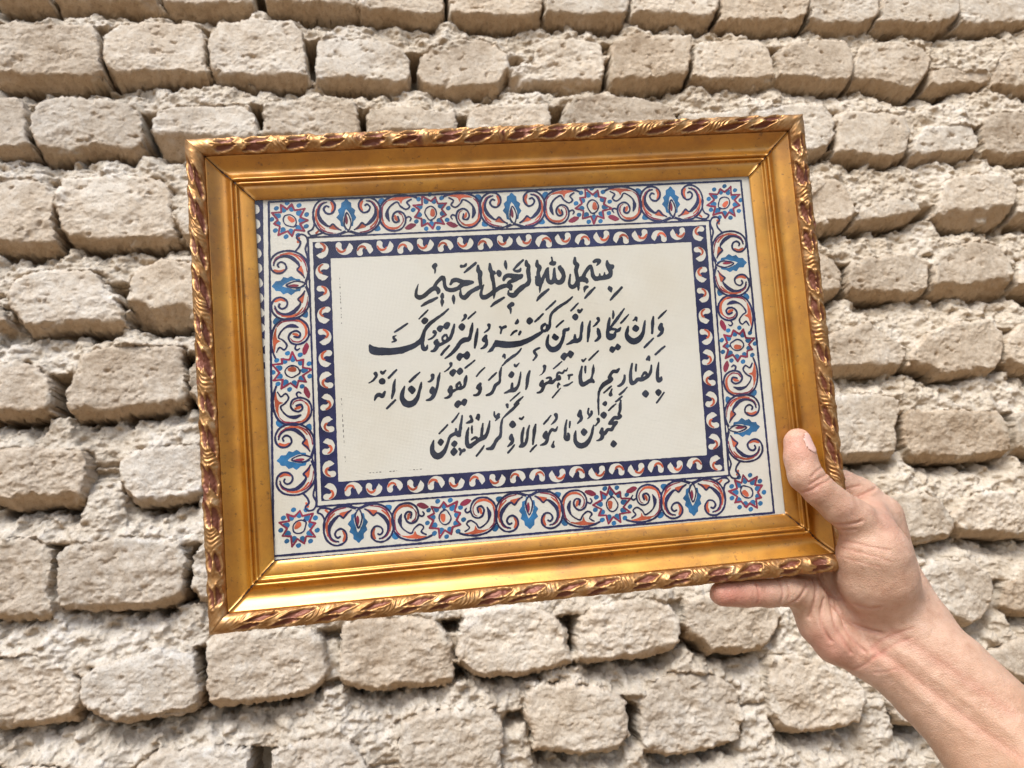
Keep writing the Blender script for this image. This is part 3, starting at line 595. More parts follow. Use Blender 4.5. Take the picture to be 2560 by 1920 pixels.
# soften the vertical steps a little so that faces keep texture
K = Hh.copy()
K[1:-1, 1:-1] = (Hh[1:-1, 1:-1] * 4 + Hh[:-2, 1:-1] + Hh[2:, 1:-1] + Hh[1:-1, :-2] + Hh[1:-1, 2:]) / 8
Hh = K
isb2 = isb & (smear < 0.5)
gyy, gxx = np.gradient(Hh, CELL)
steep = np.clip((np.hypot(gxx, gyy) - 0.6) / 1.5, 0, 1)
jx = steep * (0.0026 * vn(Y / 0.008 + 3 * X, Hh / 0.0065, 401) + 0.0012 * vn(Y / 0.003, Hh / 0.0028, 402))
jy = steep * (0.0026 * vn(X / 0.008 - 2 * Y, Hh / 0.0065, 403) + 0.0012 * vn(X / 0.003, Hh / 0.0028, 404))
V = np.stack([X + jx + 0.0010 * vn(X / 0.005, Y / 0.005, 400), WALL_D - Hh, CAM_P.z + Y + jy + 0.0010 * vn(X / 0.005, Y / 0.005, 410)], -1).reshape(-1, 3)
gid = np.arange(nx * ny).reshape(ny, nx)
Q = np.stack([gid[:-1, :-1], gid[:-1, 1:], gid[1:, 1:], gid[1:, :-1]], -1).reshape(-1, 4)
qb = isb2[:-1, :-1].ravel()
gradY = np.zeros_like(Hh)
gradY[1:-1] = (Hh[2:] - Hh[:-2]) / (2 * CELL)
under = np.clip(gradY * 0.9, 0, 1)                            # down-facing slopes are coloured a darker tan
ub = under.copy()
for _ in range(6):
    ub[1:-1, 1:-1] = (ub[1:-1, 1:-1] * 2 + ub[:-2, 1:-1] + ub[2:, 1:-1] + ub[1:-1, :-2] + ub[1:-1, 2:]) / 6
tint_all = tint.ravel()
tone_all = (0.5 * np.sin(tint_all * 12.9898 + 1.0) * (tint_all != 0))
def wallmat(name, lo, mid, hi, tan):
    m = Mat(name, mid, 0.95, spec=0.15)
    n1 = m.noise(9, 6, 0.6)
    n2 = m.noise(95, 5, 0.65)
    n3 = m.noise(420, 3, 0.6)
    f = m.math('ADD', m.math('MULTIPLY', n1, 0.55), m.math('MULTIPLY', n2, 0.45))
    f = m.math('ADD', f, m.math('MULTIPLY', m.attr('tint'), 0.055))
    c = m.ramp(f, [(0.34, lo), (0.50, mid), (0.66, hi)])
    gb = m.math('MULTIPLY', m.math('ADD', m.attr('tone'), m.math('MULTIPLY', m.noise(5, 3), 0.9)), 0.55, True)
    c = m.mix(gb, c, m.mix(1.0, c, (0.80, 0.83, 0.87), 'MULTIPLY'))
    c = m.mix(m.math('MULTIPLY', m.attr('cool'), 0.55), c, m.mix(1.0, c, (0.90, 0.97, 1.09), 'MULTIPLY'))
    c = m.mix(m.math('MULTIPLY', m.attr('down_tan'), 0.8, True), c, tan)
    sp = m.ramp(n3, [(0.28, (0.42, 0.37, 0.33)), (0.44, (1, 1, 1))])
    c = m.mix(0.8, c, sp, 'MULTIPLY')
    m.base(c)
    h = m.math('ADD', m.math('MULTIPLY', n2, 0.6), m.math('MULTIPLY', n3, 0.5))
    m.bump(h, 0.9, 0.0026)
    return m.m
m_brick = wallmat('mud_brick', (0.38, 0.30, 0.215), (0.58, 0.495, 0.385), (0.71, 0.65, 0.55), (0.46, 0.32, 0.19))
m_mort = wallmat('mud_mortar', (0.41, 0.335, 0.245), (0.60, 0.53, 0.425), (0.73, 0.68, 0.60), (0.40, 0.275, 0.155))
wall = bpy.data.objects.new('mud_brick_wall', None)
C.objects.link(wall)
wall.location = (0, WALL_D, 0)
tag(wall, 'weathered wall of rough pale mud bricks with crumbly mortar behind the frame', 'wall')
for nm, sel, mt in (('brickwork', qb, m_brick), ('mortar', ~qb, m_mort)):
    F = Q[sel]
    used = np.zeros(nx * ny, bool)
    used[F.ravel()] = True
    re = np.cumsum(used) - 1
    Vl = V[used] - np.array([0, WALL_D, 0])
    mesh(nm, Vl, [re[F]], mt, wall, attrs={'tint': tint_all[used], 'down_tan': ub.ravel()[used], 'tone': tone_all[used], 'cool': cool.ravel()[used]})
# the wall's own thickness, top, foot and ends
def plain_box(x0, x1, y0, y1, z0, z1):
    v = [(x, y, z) for z in (z0, z1) for y in (y0, y1) for x in (x0, x1)]
    return v, [[0, 1, 3, 2], [4, 6, 7, 5], [0, 4, 5, 1], [2, 3, 7, 6], [0, 2, 6, 4], [1, 5, 7, 3]]
bv, bf = plain_box(-4, 4, 0.10, 0.45, 0, 3.6)
mesh('wall_core', bv, [bf], m_mort, wall, smooth=False, attrs={'tint': np.zeros(8), 'down_tan': np.zeros(8)})
zb, zt = CAM_P.z + WY0, CAM_P.z + WY1
V2, F2 = [], []
for x0, x1, z0, z1 in ((-4, 4, 0, zb + 0.004), (-4, 4, zt - 0.004, 3.6), (-4, WX0 + 0.004, zb + 0.004, zt - 0.004), (WX1 - 0.004, 4, zb + 0.004, zt - 0.004)):
    a, b = plain_box(x0, x1, 0.012, 0.0995, z0, z1)
    F2 += [[i + len(V2) for i in f] for f in b]
    V2 += a
mesh('plain_masonry', V2, [F2], m_mort, wall, smooth=False, attrs={'tint': np.zeros(len(V2)), 'down_tan': np.zeros(len(V2))})

# ------------------------------------------------------------------ the framed cloth (all in frame-local millimetres)
FR = Matrix([[0.998161, -0.021321, -0.056739, 0.089394], [-0.059212, -0.142910, -0.987963, 0.508301], [0.012955, 0.989506, -0.143910, 1.585136], [0.000000, 0.000000, 0.000000, 1.000000]])
FW, FH = 440.0, 331.3
MM = 0.001
frame = bpy.data.objects.new('picture_frame', None)
C.objects.link(frame)
frame.matrix_world = FR
tag(frame, 'gilt picture frame with rope carved edge around glazed calligraphy cloth', 'picture frame')

mgold = Mat('gold_paint', (0.62, 0.33, 0.06), 0.36, 0.75)
mgold.p.inputs['Coat Weight'].default_value = 0.65
mgold.p.inputs['Coat Roughness'].default_value = 0.33
mgold.p.inputs['Coat IOR'].default_value = 1.9
gn = mgold.noise(18, 5, 0.6, stretch=(1, 1, 1))
gs = mgold.noise(900, 2)
gc = mgold.ramp(gn, [(0.28, (0.41, 0.165, 0.007)), (0.52, (0.57, 0.255, 0.012)), (0.76, (0.67, 0.345, 0.034))])
spk = mgold.ramp(mgold.noise(260, 4, 0.7), [(0.30, (0.30, 0.22, 0.18)), (0.40, (1, 1, 1))])
wr = mgold.ramp(mgold.noise(45, 6, 0.7), [(0.32, (0.62, 0.55, 0.50)), (0.55, (1, 1, 1))])
mgold.base(mgold.mix(0.7, mgold.mix(0.75, gc, spk, 'MULTIPLY'), wr, 'MULTIPLY'))
mgold.l(mgold.ramp(mgold.noise(60, 4), [(0.3, (0.34,) * 3), (0.7, (0.50,) * 3)]), mgold.p.inputs['Roughness'])
mgold.bump(gs, 0.25, 0.0004)

mrope = Mat('antique_gold', (0.62, 0.35, 0.08), 0.46, 0.7)
rn = mrope.noise(130, 5, 0.65)
rc = mrope.ramp(rn, [(0.3, (0.32, 0.15, 0.05)), (0.55, (0.48, 0.28, 0.12)), (0.78, (0.64, 0.47, 0.30))])
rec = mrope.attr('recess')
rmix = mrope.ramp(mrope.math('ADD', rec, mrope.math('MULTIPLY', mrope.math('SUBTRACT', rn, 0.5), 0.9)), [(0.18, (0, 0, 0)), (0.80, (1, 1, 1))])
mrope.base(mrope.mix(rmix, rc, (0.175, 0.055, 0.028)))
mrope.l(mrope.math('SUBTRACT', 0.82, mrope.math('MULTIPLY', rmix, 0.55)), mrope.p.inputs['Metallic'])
mrope.bump(mrope.noise(700, 2), 0.25, 0.0004)
mdark = Mat('mitre_filler', (0.05, 0.022, 0.010), 0.8)
mchip = Mat('chipped_plaster', (0.8, 0.76, 0.7), 0.8)

PROF = [(12.3, 1.3), (12.9, 1.7), (13.6, 1.2), (15, 0.0), (17, -1.7), (19.2, -3.2), (21.5, -4.0), (23.4, -4.0), (25.2, -3.2), (26.6, -2.0), (27.4, -1.2), (28.1, -0.75), (28.8, -1.0), (29.2, -1.8), (29.5, -3.0),
        (29.9, -3.1), (30.3, -2.2), (30.9, -1.55), (31.6, -1.6), (32.1, -2.4), (32.5, -3.6), (33.1, -4.0), (34.2, -3.9), (36.6, -4.2), (39.4, -4.9), (41.2, -5.6), (42.0, -6.3)]
BACK = [(42.1, -6.9), (34.2, -6.9), (34.2, -13.0), (0.3, -13.0), (0.3, -2.6), (9.5, -2.6)]
def cap_profile():
    p = catmull(PROF, False, 2)
    return np.array([tuple(q) for q in p] + BACK)
def rail_xf(k):
    """k: 0 bottom, 1 right, 2 top, 3 left. (t along, s inward, z) -> local mm"""
    half = (FW if k % 2 == 0 else FH) / 2
    other = (FH if k % 2 == 0 else FW) / 2
    a = k * math.pi / 2
    ca, sa = math.cos(a), math.sin(a)
    def f(t, s, z):
        x, y = t, -other + s
        return np.stack([ca * x - sa * y, sa * x + ca * y, z + 0 * t], -1)
    return half, f
def almond(t, q, tc, qc, L, Wd, slant):
    """signed: <0 inside; leaf-shaped hollow"""
    dt = t - tc
    dq = (q - qc) - slant * dt
    u = np.clip(np.abs(dt) / (L / 2), 0, 1.6)
    return np.abs(dq) - Wd * (1 - u ** 1.7)
RAIL_LABEL = {0: 'bottom', 1: 'right', 2: 'top', 3: 'left'}
for k in range(4):
    half, xf = rail_xf(k)
    prof = cap_profile()
    ns = len(prof)
    nt = 120
    u = np.linspace(-1, 1, nt)
    hl = half - prof[:, 0] - 0.28
    T = u[:, None] * hl[None, :]
    S_ = np.repeat(prof[None, :, 0], nt, 0)
    Z_ = np.repeat(prof[None, :, 1], nt, 0)
    wv = 0.10 * vn(T / 14.0, S_ / 3.0, 500 + k)
    P3 = xf(T, S_, Z_ + wv * (Z_ > -6))
    gid = np.arange(nt * ns).reshape(nt, ns)
    j2 = np.roll(np.arange(ns), -1)
    F = np.stack([gid[:-1, :], gid[1:, :], gid[1:][:, j2], gid[:-1][:, j2]], -1).reshape(-1, 4)
    mo = mesh('moulding_rail', P3.reshape(-1, 3) * MM, [F, gid[0][None, ::-1], gid[-1][None, :]], mgold.m, frame)
    mo.data.attributes.new('x', 'FLOAT', 'POINT')
    # carved rope-and-leaf edging on the outer half round
    nt2, nq = int(2 * half / 0.55), 40
    tt = np.linspace(-half, half, nt2)
    q = np.linspace(0, 1, nq)
    Tq, Qq = np.meshgrid(tt, q, indexing='ij')
    per = 54.0
    n_per = max(1, round((2 * half - 14) / per))
    per = (2 * half - 14) / n_per
    ph = np.mod(Tq + half - 7 + per * 0.02 * 0, per)
    cell = np.floor((Tq + half - 7) / per)
    jit = 2.2 * vn(cell * 3.3, cell * 0 + k, 520)
    ph = (ph + jit) * 54.0 / per
    sl = 0.010
    hol = np.full(Tq.shape, 9.0)
    for tc, qc, L, Wd in ((20.0, 0.715, 22.5, .150), (14.0, 0.420, 21, .135), (44.0, 0.715, 22, .150), (37.5, 0.420, 21.5, .135)):
        for sh in (-54, 0, 54):
            hol = np.minimum(hol, almond(ph, Qq, tc + sh, qc, L, Wd, sl))
    hol = hol + 0.03 * vn(Tq / 2.2, Qq * 6, 540 + k) + 0.045 * vn(Tq / 9.0, Qq * 2, 545 + k)
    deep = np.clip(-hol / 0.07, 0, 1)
    rim = np.exp(-((hol - 0.025) / 0.030) ** 2)
    dsh = np.minimum(np.abs(ph - (Qq - .5) * 14), np.abs(ph - 54 - (Qq - .5) * 14))
    sheaf = np.clip(1 - dsh / 8.5, 0, 1)
    fan = np.sin((ph - 18 * Qq + 2.5 * np.sin(Qq * 9)) * 1.9) * np.sin(Qq * math.pi)
    corner = np.clip((np.abs(Tq) - (half - 15)) / 6, 0, 1)
    deep *= (1 - corner)
    rim *= (1 - corner)
    hgt = 0.32 * np.cos(2 * math.pi * (ph / 13.5 - Qq * 0.85)) * (1 - corner) + 0.75 * rim - 1.7 * deep + sheaf * (0.75 + 0.55 * fan) * (1 - corner) + corner * (0.5 + 0.5 * vn(Tq / 4, Qq * 4, 560 + k)) + 0.16 * vn(Tq / 1.6, Qq * 9, 570 + k)
    hgt *= np.clip(np.minimum(Qq / 0.10, (1 - Qq) / 0.10), 0, 1)
    th = math.pi * 1.08 - Qq * math.pi * 1.0
    rs, rz = 6.25 + hgt * 0.9, 7.6 + hgt
    s_ = 6.3 + rs * np.cos(th)
    z_ = -1.0 + rz * np.sin(th)
    s_ = np.maximum(s_, 0.02)
    Tm = Tq * (half - s_ - 0.15) / half
    P3 = xf(Tm, s_, z_)
    gid = np.arange(nt2 * nq).reshape(nt2, nq)
    F = np.stack([gid[:-1, :-1], gid[1:, :-1], gid[1:, 1:], gid[:-1, 1:]], -1).reshape(-1, 4)[:, ::-1]
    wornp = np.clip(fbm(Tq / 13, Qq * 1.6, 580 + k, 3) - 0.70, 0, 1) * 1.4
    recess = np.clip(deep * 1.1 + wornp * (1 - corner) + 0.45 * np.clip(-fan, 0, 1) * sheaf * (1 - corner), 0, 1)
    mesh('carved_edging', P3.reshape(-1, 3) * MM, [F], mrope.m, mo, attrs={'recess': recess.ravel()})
# dark filler showing in the open mitres
for sx in (-1, 1):
    for sy in (-1, 1):
        fv, ff = [], []
        pr = catmull(PROF, False, 2)
        for i, (s, z) in enumerate(pr):
            j = 0.45 + 0.40 * vn(np.float32(s * 0.9), np.float32(sx * 3 + sy), 600)
            x, y = sx * (FW / 2 - s), sy * (FH / 2 - s)
            ox, oy = 0.7071 * j, 0.7071 * j
            b = len(fv)
            a_ = (x + sx * oy, y - sy * ox, z + 0.12)
            b_ = (x - sx * oy, y + sy * ox, z + 0.12)
            fv += [a_, b_]
            if i:
                ff.append((b - 2, b - 1, b + 1, b))
        mesh('mitre_joint', np.array(fv) * MM, [ff], mdark.m, frame)
v, f = plain_box(-FW / 2 + 34.4, FW / 2 - 34.4, -FH / 2 + 34.4, FH / 2 - 34.4, -12.5, -8.4)
mcard = Mat('backing_card', (0.30, 0.22, 0.14), 0.9)
mesh('backing_board', np.array(v) * MM, [f], mcard.m, frame, smooth=False)
# little white chip on the right edge
cv = np.array([(219.2, -98.5, 2.0), (220.4, -99.5, 1.0), (220.5, -103.0, 0.8), (219.3, -104.0, 2.0), (218.5, -101.5, 3.6)])
mesh('chip', cv * MM, [[[4, 0, 1], [4, 1, 2], [4, 2, 3]]], mchip.m, frame)

# ---- the cloth and its printed design
CG = 0.36
QX0, QX1, QY0, QY1 = -185.0, 185.0, -130.5, 130.5
qnx, qny = int((QX1 - QX0) / CG) + 1, int((QY1 - QY0) / CG) + 1
qx = (QX0 + np.arange(qnx) * CG).astype(np.float32)
qy = (QY0 + np.arange(qny) * CG).astype(np.float32)
PX, PY = np.meshgrid(qx, qy)
EDGE = 0.13 * vn(PX / 2.3, PY / 2.3, 702) + 0.07 * vn(PX / 1.1, PY / 1.1, 700) + 0.04 * vn(PX / 0.5, PY / 0.5, 701)
def field():
    return np.full(PX.shape, 5.0, np.float32)
def win(P, pad):
    i0 = max(int((P[:, 0].min() - pad - QX0) / CG), 0)
    i1 = min(int((P[:, 0].max() + pad - QX0) / CG) + 2, qnx)
    j0 = max(int((P[:, 1].min() - pad - QY0) / CG), 0)
    j1 = min(int((P[:, 1].max() + pad - QY0) / CG) + 2, qny)
    return slice(j0, max(j1, j0)), slice(i0, max(i1, i0))
def stroke(Fd, P, smooth=3):
    P = np.asarray(P, float)
    if len(P) > 2:
        P = catmull(P, False, smooth)
    for a, b in zip(P[:-1], P[1:]):
        ra, rb = max(a[2], 0.12) / 2, max(b[2], 0.12) / 2
        w = win(np.array([a, b]), max(ra, rb) + 0.9)
        x, y = PX[w], PY[w]
        if x.size == 0:
            continue
        ex, ey = b[0] - a[0], b[1] - a[1]
        t = np.clip(((x - a[0]) * ex + (y - a[1]) * ey) / (ex * ex + ey * ey + 1e-9), 0, 1)
        d = np.hypot(x - a[0] - t * ex, y - a[1] - t * ey) - (ra + (rb - ra) * t)
        Fd[w] = np.minimum(Fd[w], d)
def poly(Fd, P, smooth=2, grow=0.0):
    P = np.asarray(P, float)
    if smooth > 1:
        P = catmull(P, True, smooth)
    w = win(P, 1.0)
    if PX[w].size == 0:
        return
    Fd[w] = np.minimum(Fd[w], sd_poly(P, PX[w], PY[w]) - grow)
def contour_mesh(Fd, z):
    """marching squares: fills the region Fd<0"""
    A = Fd + EDGE
    A = np.where(np.abs(A) < 1e-4, 1e-4, A)
    c = [A[:-1, :-1], A[:-1, 1:], A[1:, 1:], A[1:, :-1]]
    pos = [(0, 0), (1, 0), (1, 1), (0, 1)]
    code = sum((c[i] < 0).astype(int) << i for i in range(4))
    Vs, Fs, n = [], [], 0
    for cd in range(1, 16):
        jj, ii = np.nonzero(code == cd)
        if len(jj) == 0:
            continue
        pts = []
        for i in range(4):
            k = (i + 1) % 4
            ins, ink = cd >> i & 1, cd >> k & 1
            if ins:
                pts.append((ii + pos[i][0], jj + pos[i][1]))
            if ins != ink:
                va, vb = c[i][jj, ii], c[k][jj, ii]
                t = va / (va - vb)
                pts.append((ii + pos[i][0] + t * (pos[k][0] - pos[i][0]), jj + pos[i][1] + t * (pos[k][1] - pos[i][1])))
        m = len(pts)
        arr = np.stack([np.stack([QX0 + p[0] * CG, QY0 + p[1] * CG, np.full(len(jj), z)], -1) for p in pts], 1)
        Vs.append(arr.reshape(-1, 3))
        Fs.append(np.arange(len(jj) * m).reshape(-1, m) + n)
        n += len(jj) * m
    return np.concatenate(Vs) if Vs else np.zeros((0, 3)), Fs

def ink(name, col, rough=0.85, var=0.25, pale=None):
    m = Mat(name, col, rough, spec=0.2)
    n = m.noise(55, 4, 0.6)
    hi = pale or tuple(min(1, c * (1 + var * 2.2) + 0.012 * var) for c in col)
    m.base(m.ramp(n, [(0.35, tuple(c * (1 - var) for c in col)), (0.7, hi)]))
    return m.m
i_navy = ink('navy_dye', (0.014, 0.018, 0.075))
i_red = ink('orange_red_dye', (0.46, 0.095, 0.045), var=0.3)
i_mar = ink('maroon_dye', (0.22, 0.022, 0.055))
i_blue = ink('blue_dye', (0.018, 0.125, 0.29), var=0.35)
i_text = ink('black_blue_ink', (0.016, 0.022, 0.042), var=0.3, pale=(0.036, 0.046, 0.078))
i_dot = ink('grey_ink', (0.10, 0.09, 0.09))

def aff(P):
    P = np.array(P, float)
    Q = P.copy()
    Q[..., 0] = P[..., 0] + 0.027 * P[..., 1] - 1.6
    Q[..., 1] = P[..., 1] - 0.0115 * P[..., 0] + 1.2
    return Q

mcl = Mat('printed_cotton', (0.70, 0.675, 0.61), 0.9, spec=0.2)
wv1 = mcl.n('ShaderNodeTexWave', wave_type='BANDS', bands_direction='X')
wv1.inputs['Scale'].default_value = 330
wv2 = mcl.n('ShaderNodeTexWave', wave_type='BANDS', bands_direction='Y')
wv2.inputs['Scale'].default_value = 330
for q_ in (wv1, wv2):
    q_.inputs['Distortion'].default_value = 1.5
    q_.inputs['Detail'].default_value = 1
    mcl.l(mcl.co, q_.inputs['Vector'])
wvs = mcl.math('ADD', wv1.outputs['Fac'], wv2.outputs['Fac'])
mcl.base(mcl.ramp(mcl.noise(7, 6, 0.6), [(0.30, (0.68, 0.635, 0.54)), (0.52, (0.74, 0.722, 0.66)), (0.72, (0.755, 0.742, 0.70))]))
mcl.bump(mcl.math('ADD', wvs, mcl.math('MULTIPLY', mcl.noise(900, 2), 0.8)), 0.22, 0.0003)
ZC = -8.0
gx_, gy_ = np.meshgrid(np.linspace(-184, 184, 47), np.linspace(-129.5, 129.5, 33))
gid = np.arange(gx_.size).reshape(gx_.shape)
F = np.stack([gid[:-1, :-1], gid[:-1, 1:], gid[1:, 1:], gid[1:, :-1]], -1).reshape(-1, 4)
cloth = mesh('printed_cloth', np.stack([gx_, gy_, gx_ * 0 + ZC], -1).reshape(-1, 3) * MM, [F], mcl.m, frame)

